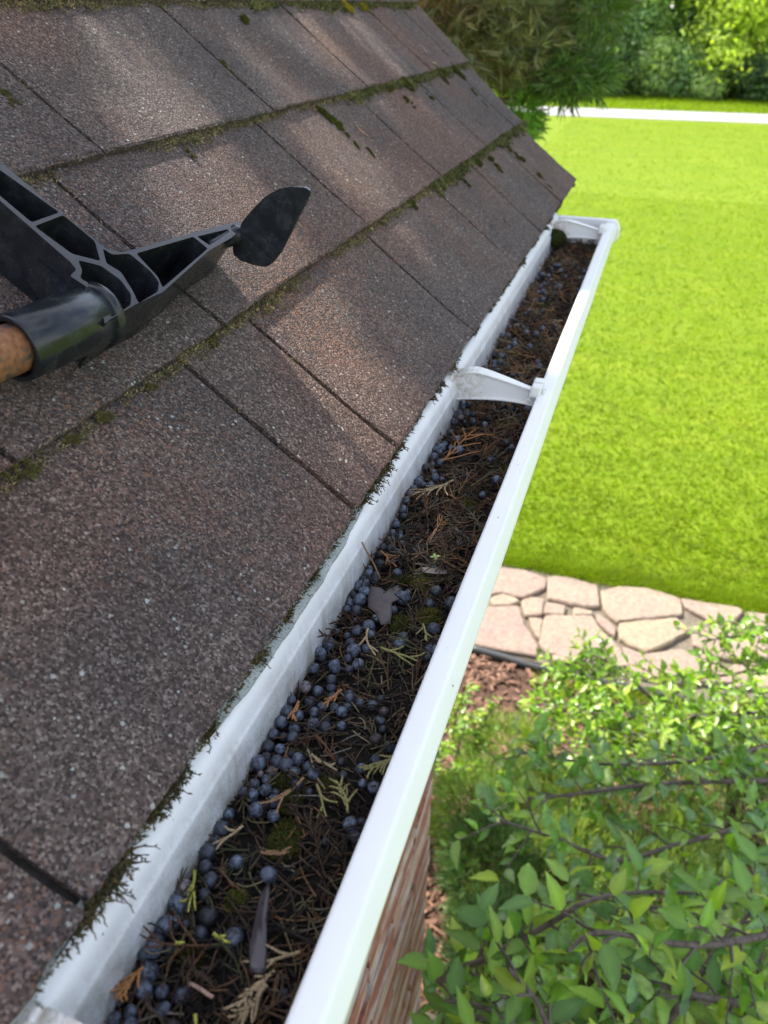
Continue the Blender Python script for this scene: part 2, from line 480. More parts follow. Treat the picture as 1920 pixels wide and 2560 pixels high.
STONES=[[(-0.641,3.8643),(-0.5455,3.8896),(-0.3843,3.9165),(-0.2422,3.8705),(-0.2421,3.7774),(-0.3505,3.6507),(-0.4715,3.6516),(-0.5795,3.5861)],[(-0.5404,3.5827),(-0.4767,3.6457),(-0.3862,3.6387),(-0.3571,3.6034),(-0.4074,3.5501),(-0.5014,3.5184)],[(-0.2355,3.9037),(-0.1262,3.936),(0.0611,3.9116),(0.0969,3.7057),(0.0048,3.6807),(-0.203,3.6859)],[(0.0921,3.8476),(0.1901,3.9378),(0.3485,3.9762),(0.5376,3.9412),(0.5572,3.7914),(0.3736,3.6909),(0.2037,3.5993),(0.1253,3.6854)],[(0.5495,3.9391),(0.8842,3.9606),(0.8877,3.9124),(0.8202,3.784),(0.7069,3.7838),(0.5799,3.8582)],[(-0.556,3.48),(-0.358,3.5526),(-0.2956,3.4086),(-0.1994,3.2585),(-0.1921,3.1775),(-0.5446,3.16),(-0.603,3.3051)],[(-0.3506,3.6158),(-0.3028,3.6668),(-0.2182,3.6705),(-0.2188,3.5303),(-0.3082,3.4808)],[(-0.207,3.6539),(-0.0944,3.6614),(-0.0901,3.5639),(-0.2144,3.5416)],[(-0.0473,3.6572),(0.0679,3.6562),(0.0596,3.6201),(-0.0439,3.5794)],[(-0.2884,3.472),(-0.2032,3.4929),(-0.1951,3.3044),(-0.2384,3.3534)],[(-0.1928,3.5196),(0.0611,3.6051),(0.1194,3.4922),(0.2435,3.3724),(0.2958,3.2542),(0.1465,3.204),(0.0128,3.2091),(-0.1345,3.2107),(-0.1911,3.279)],[(0.0756,3.6392),(0.1312,3.619),(0.2068,3.5588),(0.2081,3.4671),(0.1532,3.5035),(0.1002,3.5702)],[(0.2161,3.5901),(0.5231,3.7412),(0.5984,3.6533),(0.4829,3.5057),(0.376,3.391),(0.2851,3.4215),(0.2317,3.457)],[(-0.117,3.208),(0.0034,3.2399),(-0.0067,3.1857),(-0.0944,3.1697)],[(0.2533,3.3932),(0.3551,3.3668),(0.5499,3.4755),(0.7236,3.4652),(0.8238,3.3028),(0.5639,3.2153),(0.321,3.1973),(0.2808,3.3162)],[(0.6154,3.6223),(0.7519,3.761),(0.9093,3.7765),(1.0632,3.773),(1.0692,3.5815),(0.7776,3.4834),(0.6265,3.5363)],[(0.9056,3.9282),(1.0768,3.9468),(1.1112,3.8259),(0.9103,3.7955)],[(0.7527,3.3426),(0.8517,3.4746),(1.0435,3.5224),(1.05,3.3476),(0.8433,3.2781)]]
def flagstone(poly, h=.042):
    P = np.array(poly); c = P.mean(0)
    pts = []
    for i in range(len(P)):
        a, b = P[i], P[(i + 1) % len(P)]
        k = max(2, int(np.linalg.norm(b - a) / .035))
        for t in np.linspace(0, 1, k, endpoint=False):
            q = a + (b - a) * t
            q = q + .010 * np.array([noise.noise(Vector((q[0] * 22, q[1] * 22, 1))), noise.noise(Vector((q[0] * 22, q[1] * 22, 9)))])
            pts.append(q)
    pts = np.array(pts)
    # round the corners a little
    for _ in range(1): pts = .8 * pts + .1 * np.roll(pts, 1, 0) + .1 * np.roll(pts, -1, 0)
    n = len(pts); hh = h + random.uniform(-.005, .006)
    inn = c + (pts - c) * (1 - .010 / np.linalg.norm(pts - c, axis=1, keepdims=True).clip(.05))
    tilt = np.array([random.uniform(-.02, .02), random.uniform(-.02, .02)])
    V = [(*p, 0.0) for p in pts] + [(*p, hh - .008) for p in pts] + [(*p, hh + float((p - c) @ tilt) + .002 * noise.noise(Vector((p[0] * 9, p[1] * 9, 0)))) for p in inn]
    F = [tuple(range(2 * n, 3 * n))]
    for k in range(2):
        F += [(k * n + i, k * n + (i + 1) % n, (k + 1) * n + (i + 1) % n, (k + 1) * n + i) for i in range(n)]
    return mesh('flagstone', V, F)
for s in STONES:
    P = np.array(s); c = P.mean(0)
    link('flagstone', flagstone(c + (P - c) * 1.03), M['stone'], path)
for x0 in np.arange(1.15, 3.5, .42):
    for y0, y1 in ((3.18, 3.55), (3.58, 3.97)):
        link('flagstone', flagstone([(x0, y0), (x0 + .40, y0 + random.uniform(0, .05)), (x0 + .40, y1 - random.uniform(0, .05)), (x0 + .02, y1)]), M['stone'], path)
for x0 in np.arange(-2.55, -.75, .46):
    for y0, y1 in ((3.18, 3.5), (3.53, 3.97)):
        link('flagstone', flagstone([(x0, y0), (x0 + .43, y0 + random.uniform(0, .05)), (x0 + .44, y1 - random.uniform(0, .05)), (x0 + .02, y1)]), M['stone'], path)

ed = smoothpath([(-2.4, 3.15, .03), (-.70, 3.135, .03), (-.54, 3.125, .03), (-.36, 3.115, .028), (-.18, 3.10, .025), (.2, 3.11, .02), (1.2, 3.12, .015)], 6)
V, F = tube(ed, .022, 8)
tag(link('garden_edging', mesh('garden_edging', V, F, True), M['edging']), 'dark plastic edging strip along the stone path', 'edging')

# grass blades on the near lawn and along the path
acc_g = []
def blades(n, x0, x1, y0, y1, hgt, wid, power=1.0):
    x = rng.uniform(x0, x1, n); y = y0 + (y1 - y0) * rng.random(n) ** power
    h = hgt * rng.uniform(.5, 1.25, n); a = rng.uniform(0, np.pi, n); ln = rng.normal(0, .85, (n, 2)) * h[:, None]
    w = wid * rng.uniform(.7, 1.4, n)
    d = np.stack([np.cos(a) * w, np.sin(a) * w], 1)
    V = np.zeros((n, 3, 3)); V[:, 0, 0] = x - d[:, 0]; V[:, 0, 1] = y - d[:, 1]
    V[:, 1, 0] = x + d[:, 0]; V[:, 1, 1] = y + d[:, 1]
    V[:, 2, 0] = x + ln[:, 0]; V[:, 2, 1] = y + ln[:, 1]; V[:, 2, 2] = h
    c = np.array([.182, .255, .006])[None] * rng.uniform(.75, 1.2, (n, 1)) * np.stack([rng.uniform(.88, 1.2, n), np.ones(n), np.ones(n)], 1)
    acc_g.append((V.reshape(-1, 3), np.repeat(c, 3, 0)))
blades(170000, -1.8, 5.6, 4.0, 16.0, .034, .004, 2.4)
blades(70000, -3, 8, 4.5, 27.5, .034, .009, 1.5)
blades(16000, -1.2, 1.9, 3.955, 4.10, .05, .003)
blades(26000, -12, 14, 30.75, 35.5, .10, .02)
blades(5000, -.15, 1.2, 2.98, 3.10, .045, .003)
V = np.vstack([a for a, b in acc_g]); C = np.vstack([b for a, b in acc_g])
tag(link('grass', mesh('grass', V, np.arange(len(V)).reshape(-1, 3), False, C), M['grass']), 'short sunlit yellow green grass of the lawn', 'grass', kind='stuff')

# ------------------------------------------------------------------ the house
SL = R_(39.2)
EXP = 0.145
EX, EZ = -0.1524, CAM_H - 0.27493
UP = np.array([-math.cos(SL), 0, math.sin(SL)]); NRM = np.array([math.sin(SL), 0, math.cos(SL)])
P0 = np.array([EX, 0, EZ])
def rf(t, y, h=0.0):
    return P0 + UP * t + NRM * h + np.array([0, y, 0])

house = tag(empty('house', (-0.5, 0.4, 0)), 'house corner with brown asphalt shingle roof above a reddish brick wall', 'house')
Y0, Y1 = -0.6, 1.553
# deck
def deck():
    V, F = [], []
    for h in (-.018, -.0005):
        V += [rf(-.002, Y0, h), rf(-.002, Y1 - .012, h), rf(3.2, Y1 + .08, h), rf(3.2, Y0, h)]
    F = [(3, 2, 1, 0), (4, 5, 6, 7)] + [(i, (i + 1) % 4, 4 + (i + 1) % 4, 4 + i) for i in range(4)]
    return mesh('roof', V, F)
roof = link('roof', deck(), M['felt'], house)

KEYS = [[-.40, -.16, .11, .385, .471, .720, .962, 1.145, 1.35],
        [-.30, -.03, .24, .437, .729, 1.0, 1.26, 1.4905],
        [-.33, -.05, .22, .495, .77, 1.045, 1.345, 1.52],
        [-.24, .03, .30, .58, .86, 1.14, 1.42],
        [-.36, -.1, .17, .44, .72, 1.0, 1.28, 1.5],
        [-.24, .03, .30, .58, .86, 1.14, 1.42],
        [-.36, -.1, .17, .44, .72, 1.0, 1.28, 1.5]]
def end_y(t): return 1.553 + max(0, t - .12) * .30
def tab(row, ya, yb, last=False, short=None):
    t0 = row * EXP; t1 = t0 + EXP + .012
    L = yb - ya; ny = max(6, int(L / .0065)); nt = 14
    g = .0022
    lift = random.uniform(.0, .0014); curl = random.uniform(-.0006, .0016); sk = random.uniform(-.0008, .0008)
    sd = random.uniform(0, 50)
    V, F = [], []
    ts = np.concatenate([[0, .0012, .004], np.linspace(.011, 1, nt - 2) * (t1 - t0)])
    top = []
    for it, dt in enumerate(ts):
        t = t0 + dt; fr = dt / (t1 - t0)
        ye = end_y(t) if last else yb
        for iy in range(ny + 1):
            f = iy / ny
            ea = ya + g + .0013 * n1(t * 160, sd) + .0007 * n1(t * 500, sd + 5)
            eb = ye - (0 if last else g) + (.0022 if last else .0013) * n1(t * 150, sd + 11) + .0005 * n1(t * 500, sd + 3)
            y = ea + (eb - ea) * f
            tt = t
            if it < 3: tt = t + .0016 * n1(y * 90, sd) + .0010 * n1(y * 330, sd + 2) + sk * (f - .5) * 2
            h = .0062 - .0046 * min(1, fr * 1.05) + (lift + curl * (2 * f - 1) ** 2) * max(0, 1 - 2.2 * fr) ** 2 + .0005 * n1(y * 30 + t * 40, sd + 20)
            if it == 0: h -= .0011
            elif it == 1: h -= .00035
            if iy in (0, ny): h -= .0007
            V.append(rf(tt, y, h))
    w = ny + 1
    for it in range(len(ts) - 1):
        for iy in range(ny):
            a = it * w + iy
            F.append((a, a + 1, a + w + 1, a + w))
    nv = len(V)
    # skirt down to the layer below
    ring = list(range(w)) + [k * w + ny for k in range(1, len(ts))] + [(len(ts) - 1) * w + i for i in range(ny - 1, -1, -1)] + [k * w for k in range(len(ts) - 2, 0, -1)]
    for r in ring:
        it = r // w; q = np.array(V[r]); hq = (q - P0) @ NRM
        drop = min(.0042, hq + .0002)
        V.append(q - NRM * drop)
    n = len(ring)
    for i in range(n):
        F.append((ring[(i + 1) % n], ring[i], nv + i, nv + (i + 1) % n))
    return mesh('shingle_tab', V, F)
for row, ks in enumerate(KEYS):
    for i, ya in enumerate(ks):
        last = i == len(ks) - 1
        yb = end_y(row * EXP) if last else ks[i + 1]
        link('shingle_tab', tab(row, ya, yb, last), M['shingle'], roof)
# starter course: grey wavy edge under the lowest tabs
def starter():
    V, F = [], []
    ys = np.arange(Y0, 1.545, .0025)
    for y in ys:
        bulge = .0068 * math.exp(-((y - .30) / .10) ** 4) + .0003 * math.exp(-((y - .8) / .35) ** 4)
        tt = -.0015 - bulge + .0011 * n1(y * 55, 3) * (1 if y < .46 else .35) + .0005 * n1(y * 260, 8)
        dz = .0008 * n1(y * 40, 13)
        for (a, h) in ((.0035, .0009), (tt + .0008, .0014 + dz), (tt, .0004 + dz), (tt + .0002, -.0042 + dz), (tt + .001, -.0052 + dz), (.0035, -.005)):
            V.append(rf(a, y, h))
    k = 6
    for j in range(len(ys) - 1):
        for i in range(k - 1):
            a = j * k + i
            F.append((a, a + 1, a + k + 1, a + k))
    return mesh('starter_strip', V, F, False)
link('starter_strip', starter(), M['starter'], roof)

# fascia, soffit, wall
V, F = box_vf(-.196, -.1745, Y0, 1.50, 2.52, 2.690)
link('fascia', mesh('fascia', V, F), M['fascia'], house)
V, F = box_vf(-.55, -.197, Y0, 1.50, 2.50, 2.515)
link('soffit', mesh('soffit', V, F), M['fascia'], house)
V, F = box_vf(-3.4, -.232, -1.5, .932, -.05, 2.499)
wall = link('brick_wall', mesh('brick_wall', V, F), M['mortar'], house)
bv, bf = box_vf(-.012, .012, -.118, .118, -.043, .043)
brick_me = [mesh('brick', np.array(bv) + rng.normal(0, .0016, (8, 3)), bf) for _ in range(4)]
for k in range(24):
    z = .155 + k * .098
    if z > 2.46: break
    off = 0.0 if k % 2 else .125
    y = .9375 - .118 - off
    if off:
        V, F = box_vf(-.012, .012, -.056, .056, -.043, .043)
        hb = mesh('brick', np.array(V) + rng.normal(0, .0012, (8, 3)), F)
        o = link('brick', hb, M['brick'], wall); o.location = (-.229 + random.uniform(-.002, .003), .9375 - .056, z)
    while y > -.75:
        o = link('brick', brick_me[random.randrange(4)], M['brick'], wall)
        o.location = (-.229 + random.uniform(-.003, .004), y, z); o.rotation_euler = (random.uniform(-.01, .01), 0, random.uniform(-.008, .008))
        y -= .25
V, F = box_vf(-.50, -.172, -1.5, .985, -.05, .72)
V = np.array(V)
f0 = mesh('foundation', V, F)
bev(link('foundation', f0, M['foundation'], house), .012, 2)

# ------------------------------------------------------------------ the gutter
GY0, GY1 = -.30, 1.326
gutter = tag(empty('rain_gutter', (-.10, .5, 2.64)), 'white vinyl rain gutter along the eave, clogged with juniper litter', 'gutter')
c3 = CAM_H
prof = [(-.1670, -.300), (-.1690, -.2925), (-.1675, -.2865), (-.1630, -.2822), (-.1575, -.2808), (-.1525, -.2822), (-.1492, -.2858), (-.1478, -.2900),
        (-.1474, -.2960), (-.1462, -.2972), (-.1460, -.2990), (-.1456, -.335), (-.1440, -.350), (-.1360, -.3575), (-.120, -.3590), (-.092, -.3595), (-.078, -.3570),
        (-.0690, -.348), (-.0650, -.335), (-.0640, -.324), (-.0590, -.314), (-.0546, -.3045), (-.0538, -.2995), (-.0541, -.2975), (-.0583, -.2906), (-.0588, -.2900), (-.0596, -.2894),
        (-.0606, -.2891), (-.0690, -.2889), (-.0705, -.2892), (-.0712, -.2900), (-.0711, -.2920), (-.0695, -.2935)]
def sweep(prof, ys, nm):
    V, F = [], []; k = len(prof)
    for y in ys:
        w = .0006 * n1(y * 4, 2)
        for i, (x, z) in enumerate(prof):
            V.append((x + (w if i > 17 else 0) + .0003 * n1(y * 9, i * .3), y, c3 + z + .0005 * n1(y * 5, 5)))
    for j in range(len(ys) - 1):
        for i in range(k - 1):
            a = j * k + i; F.append((a, a + k, a + k + 1, a + 1))
    return mesh(nm, V, F, True)
tr = link('trough', sweep(prof, np.linspace(GY0, GY1, 90), 'trough'), M['white'], gutter)
sm = tr.modifiers.new('thickness', 'SOLIDIFY'); sm.thickness = .0014; sm.offset = -1
tr.modifiers.new('normals', 'WEIGHTED_NORMAL').weight = 100
# end cap: plate closing the profile, with a rim that laps over the trough
def endcap():
    out = [(-.1720, -.2795), (-.1570, -.2775), (-.1500, -.2850), (-.0600, -.2850), (-.0535, -.2875), (-.0488, -.2985), (-.0488, -.312), (-.0585, -.323), (-.0640, -.349), (-.078, -.3615), (-.136, -.3620), (-.1500, -.352)]
    n = len(out); V = []
    for y in (GY1 - .004, GY1 + .006):
        V += [(x, y, c3 + z) for x, z in out]
    F = [tuple(range(n)), tuple(range(2 * n - 1, n - 1, -1))] + [((i + 1) % n, i, n + i, n + (i + 1) % n) for i in range(n)]
    return mesh('end_cap', V, F)
bev(link('end_cap', endcap(), M['white'], gutter), .0012, 2, 30)

# hanger brackets: web, flanges, back pad and a two-tab clip that hooks the front lip
def bracket(y):
    br = link('hanger_bracket', None, None, gutter) if False else None
    xs = np.linspace(-.148, -.071, 15)
    def zt(x):
        f = (x + .148) / .077
        return c3 - .2785 - .0115 * max(0, (f - .28) / .72) ** 1.2 - (.006 * max(0, .18 - f) / .18)
    def zb(x):
        f = (x + .148) / .077
        return c3 - .3045 + .0085 * math.sin(min(1, f) * math.pi * .62) - .004 * f
    V, F = [], []
    for x in xs:
        V += [(x, y - .0011, zb(x)), (x, y + .0011, zb(x)), (x, y + .0011, zt(x)), (x, y - .0011, zt(x))]
    for i in range(len(xs) - 1):
        for k in range(4):
            a, b = i * 4 + k, i * 4 + (k + 1) % 4
            F.append((a, b, b + 4, a + 4))
    F += [(3, 2, 1, 0), tuple(len(V) - 4 + k for k in range(4))]
    web = link('hanger_bracket', mesh('hanger_bracket', V, F), M['bracket'], gutter)
    bev(web, .0006, 2)
    def flange(zf, w0, w1, nm, off):
        V, F = [], []
        for x in xs:
            f = (x + .148) / .077; w = w0 + (w1 - w0) * f
            for dy, dz in ((-w, 0), (w, 0), (w, .0018), (-w, .0018)):
                V.append((x, y + dy + off * (1 - f), zf(x) + dz))
        for i in range(len(xs) - 1):
            for k in range(4):
                a, b = i * 4 + k, i * 4 + (k + 1) % 4
                F.append((a, b, b + 4, a + 4))
        F += [(3, 2, 1, 0), tuple(len(V) - 4 + k for k in range(4))]
        bev(link(nm, mesh(nm, V, F), M['bracket'], web), .0006, 2)
    flange(lambda x: zt(x) - .0002, .0085, .0028, 'top_flange', .005)
    flange(lambda x: zb(x) - .0016, .0058, .0052, 'bottom_flange', 0)
    V, F = box_vf(-.1560, -.1475, y - .013, y + .013, c3 - .306, c3 - .2790)
    bev(link('back_pad', mesh('back_pad', V, F), M['bracket'], web), .0018, 3)
    for dy in (-.0062, .0062):
        V, F = box_vf(-.0785, -.0690, y + dy - .0046, y + dy + .0046, c3 - .2915, c3 - .2800)
        V = np.array(V); V[V[:, 2] > c3 - .285, 0] += .002
        bev(link('clip_tab', mesh('clip_tab', V, F), M['bracket'], web), .0016, 3)
    P = smoothpath([(-.079, y, c3 - .296), (-.074, y, c3 - .299), (-.0695, y, c3 - .2962), (-.0675, y, c3 - .2915), (-.0660, y, c3 - .2880)], 5)
    V2, F2 = tube(P, .0018, 8)
    V2[:, 1] = y + (V2[:, 1] - y) * 3.4
    link('clip_hook', mesh('clip_hook', V2, F2, True), M['bracket'], web)
for yb in (.645, 1.262, .069):
    bracket(yb)

# ------------------------------------------------------------------ what lies in the gutter
def soil_z(x, y):
    return 2.6755 + .0028 * n1(x * 60 + 3, y * 22) + .0022 * noise.noise(Vector((x * 35, y * 35, 4))) + .0012 * noise.noise(Vector((x * 160, y * 160, 7))) - .010 * max(0, (-.08 - x) * -1 / .02)
xs = np.linspace(-.1452, -.0655, 34); ys = np.linspace(-.2, 1.318, 520)
V = [(x, y, soil_z(x, y)) for y in ys for x in xs]
w = len(xs)
F = np.array([(j * w + i, j * w + i + 1, (j + 1) * w + i + 1, (j + 1) * w + i) for j in range(len(ys) - 1) for i in range(w - 1)])
tag(link('compost', mesh('compost', V, F, True), M['soil']), 'black rotted compost filling the bottom of the gutter', 'compost', kind='stuff')

def xf(V, s=1.0, yaw=0, pitch=0, roll=0, loc=(0, 0, 0)):
    Rm = np.array(Matrix.Rotation(yaw, 3, 'Z') @ Matrix.Rotation(pitch, 3, 'Y') @ Matrix.Rotation(roll, 3, 'X'))
    return (V * s) @ Rm.T + np.asarray(loc)

def twig(L, r=.00055, step=.0008, sides=5, bend=1.0, start=(0, 0, 0), ang=0.0, beads=True):
    k = max(4, int(L / step)); s = np.linspace(0, 1, k)
    c = rng.normal(0, .7) * bend; d = rng.normal(0, .5) * bend
    th = ang + c * s + .3 * np.sin(s * 7 + rng.uniform(0, 6)) * bend * .4
    dx = np.cos(th) * L / k; dy = np.sin(th) * L / k
    P = np.stack([np.cumsum(dx), np.cumsum(dy), .25 * d * L * s * s + rng.normal(0, .06) * L * s], 1) + np.asarray(start)
    rr = r * (1.0 - .35 * s)
    if beads: rr = rr * (1 + .22 * np.where(np.arange(k) % 2 == 0, 1, -1))
    rr[-1] *= .4
    V, F = tube(P, rr, sides, cap=False)
    return V, F, P

def sprig(L=.026, nb=5, r=.00058, step=.0009, sides=5, spread=.6):
    a = Acc()
    V, F, P = twig(L, r, step, sides, .6)
    a.add(V, F)
    side = rng.choice([-1, 1])
    for b in range(nb):
        f = .12 + .75 * (b + rng.uniform(0, .6)) / nb
        i = min(int(f * len(P)), len(P) - 2)
        dv = P[i + 1] - P[i]; an = math.atan2(dv[1], dv[0]); side = -side
        V, F, _ = twig(L * rng.uniform(.28, .55) * (1.15 - .5 * f), r * .92, step, sides, .7, P[i], an + side * spread * rng.uniform(.7, 1.3))
        a.add(V, F)
    return np.vstack(a.V), np.vstack(a.F)
SP_NEAR = [sprig(rng.uniform(.016, .034), int(rng.integers(2, 7))) for _ in range(14)]
SP_FAR = [sprig(rng.uniform(.018, .034), int(rng.integers(2, 7)), step=.002, sides=4) for _ in range(10)]
TW = [twig(rng.uniform(.008, .022), .00050, .0012, 4, 1.2)[:2] for _ in range(16)]
PAL = np.array([(.105, .060, .034), (.145, .080, .040), (.215, .105, .045), (.075, .048, .032), (.030, .022, .017), (.125, .100, .050), (.175, .145, .085), (.10, .10, .045), (.145, .12, .095)])
acc = Acc()
def scatter_litter(n, T, y0, y1, pw, zoff, dark=1.0):
    for _ in range(n):
        y = rng.uniform(y0, y1); x = rng.uniform(-.1425, -.069)
        V, F = T[rng.integers(len(T))]
        V = xf(V, rng.uniform(.75, 1.15), rng.uniform(0, 6.28), rng.normal(0, .22), rng.uniform(0, 6.28), (0, 0, 0))
        V = V + np.array([x, y, 0]) - np.array([V[:, 0].mean(), V[:, 1].mean(), 0])
        V[:, 0] = V[:, 0].clip(-.1448, -.0675)
        zz = soil_z(x, y) + rng.uniform(*zoff)
        V[:, 2] += zz
        V[:, 2] = np.maximum(V[:, 2], zz - .003)
        p = pw / pw.sum()
        blot = .55 + .9 * max(0, noise.noise(Vector((x * 25, y * 12, 3))) + .35)
        acc.add(V, F, PAL[rng.choice(len(PAL), p=p)] * rng.uniform(.6, 1.2) * dark * blot)
pn = np.array([3, 2, .7, 5, 7, 2, 1, 1.2, 1.0]); pb = np.array([5, 5, 4, 4, 3, 2, 2, .6, 2.])
scatter_litter(2600, TW, -.02, .65, np.array([3, 2, .6, 4, 7, 1.5, .6, .5, .8]), (.0, .004))
scatter_litter(2000, TW, .65, 1.31, np.array([3, 3, 1, 4, 5, 1, 1, .4, 1]), (.0, .004))
scatter_litter(430, SP_NEAR, -.02, .42, pn, (.0004, .0038), .62)
scatter_litter(400, SP_NEAR, .38, .66, pb, (.001, .0062), .85)
scatter_litter(780, SP_FAR, .64, 1.31, pb, (.001, .008), 1.3)
tag(link('juniper_litter', acc.mesh('juniper_litter', True), M['litter']), 'dead brown juniper twigs and needles matted along the gutter', 'litter', kind='stuff')

SPRIGS=[(-1402,1577,-1320,1413,'yg'),(-1193,1361,-1110,1324,'yg'),(-1320,1273,-1276,1283,'yg'),(-870,2048,-932,2224,'ol'),(-747,2457,-851,2275,'ol'),(-1379,1160,-1425,1020,'or'),(-817,1407,-1001,1259,'ta'),(-881,1308,-1006,1161,'ta'),(-891,1254,-961,1084,'ta'),(-1416,3779,-1535,3972,'br'),(-1324,5335,-1199,5972,'or'),(-1144,5136,-1365,4760,'ta'),(-1086,3148,-836,3119,'ol'),(-1143,2171,-1158,1897,'br'),(-1070,2154,-941,1986,'ol'),(-1174,2769,-1226,2605,'or'),(-1365,2616,-1365,2467,'or'),(-1166,2310,-1009,2228,'ta'),(-1387,4051,-1227,3920,'or'),(-1070,4146,-1318,4010,'br'),(-1205,3281,-1164,3033,'ta'),(-1297,1843,-1374,1702,'ta'),(-1172,1739,-1038,1766,'br'),(-1180,1157,-1069,1144,'pk'),(-1108,1074,-1074,1033,'yg'),(-903,3428,-836,3280,'ol')]
SPC = {'yg': (.30, .29, .055), 'ol': (.20, .18, .07), 'or': (.30, .135, .05), 'ta': (.27, .20, .115), 'br': (.20, .115, .06), 'pk': (.36, .23, .17)}
SPL = ['bright yellow green juniper sprig beside the pinkish berry at the back wall', 'forked yellow green juniper tip between two blue berries near the front',
 'tiny yellow green twig tip below the clustered front berries', 'upright olive juniper fan close to the front lip', 'green juniper fan reaching under the front lip',
 'rusty orange flat juniper frond against the back wall at the front', 'tan juniper branchlet crossing the brown strip in the front litter', 'tan juniper spray lying below the brown strip',
 'pale tan juniper spray at the bottom edge of the gutter view', 'thin brown twig leaning up against the white back wall', 'orange brown juniper frond lying across the litter mid gutter',
 'tan bristly juniper frond beside berries in mid gutter', 'long olive juniper twig lying across the trough near the front lip', 'long reddish brown forked twig trailing below the berry cluster',
 'olive juniper twig hanging beside the reddish forked twig', 'orange twig lying over the top berry cluster', 'orange twig between berries at the back wall',
 'tan forked twig right of the berry cluster', 'orange curled twig below the small pile of back wall berries', 'long brown twig lying level beside the seedling',
 'grey tan forked twig among the middle berries', 'tan forked twig above the biggest back wall berry', 'brown twig lying level left of the lone blue berry',
 'smooth pinkish bare stick in the dark front litter', 'yellow green twig tip at the very bottom of the gutter', 'short green juniper twig beside the moss cushions']
for (x0, y0, x1, y1, kd), lab in zip(SPRIGS, SPL):
    a = np.array([x0, y0]) * 1e-4; b = np.array([x1, y1]) * 1e-4
    L = np.linalg.norm(b - a)
    stick = kd == 'pk' or 'leaning' in lab
    nb = 0 if stick or L < .006 else (2 if 'forked' in lab else (9 if 'fan' in lab or 'frond' in lab or 'spray' in lab else 3))
    r = .00075 if L > .012 else .0008
    if stick:
        P = np.stack([np.linspace(0, L, 12), .02 * L * np.sin(np.linspace(0, 5, 12)), np.zeros(12)], 1); V, F = tube(P, .0008, 7)
    elif nb == 0: V, F, _ = twig(L, r, .0008, 6, .15)
    else: V, F = sprig(L, nb, r, .0008, 6, .5)
    ang = math.atan2(b[1] - a[1], b[0] - a[0])
    d = V[:, :2].max(0)
    z0 = 2.6855
    V = xf(V, 1, ang, 0, 0)
    if 'leaning' in lab:
        t = np.linspace(0, 1, 12)[:, None]; P = np.array([-.1300, .3779, 2.684]) * (1 - t) + np.array([-.1438, .383, 2.7075]) * t
        P[:, 1] += .0008 * np.sin(t[:, 0] * 5); V, F = tube(P, .0006, 7); a = np.zeros(2); z0 = 0
        V = V - np.array([0, 0, 0])
    V = V + np.array([a[0], a[1], z0])
    o = link('twig' if stick else 'juniper_sprig', mesh('juniper_sprig', V, F, True, np.array(SPC[kd]) * rng.uniform(.85, 1.1)), M['litter'])
    tag(o, lab, 'twig', 'larger juniper sprigs on the litter')

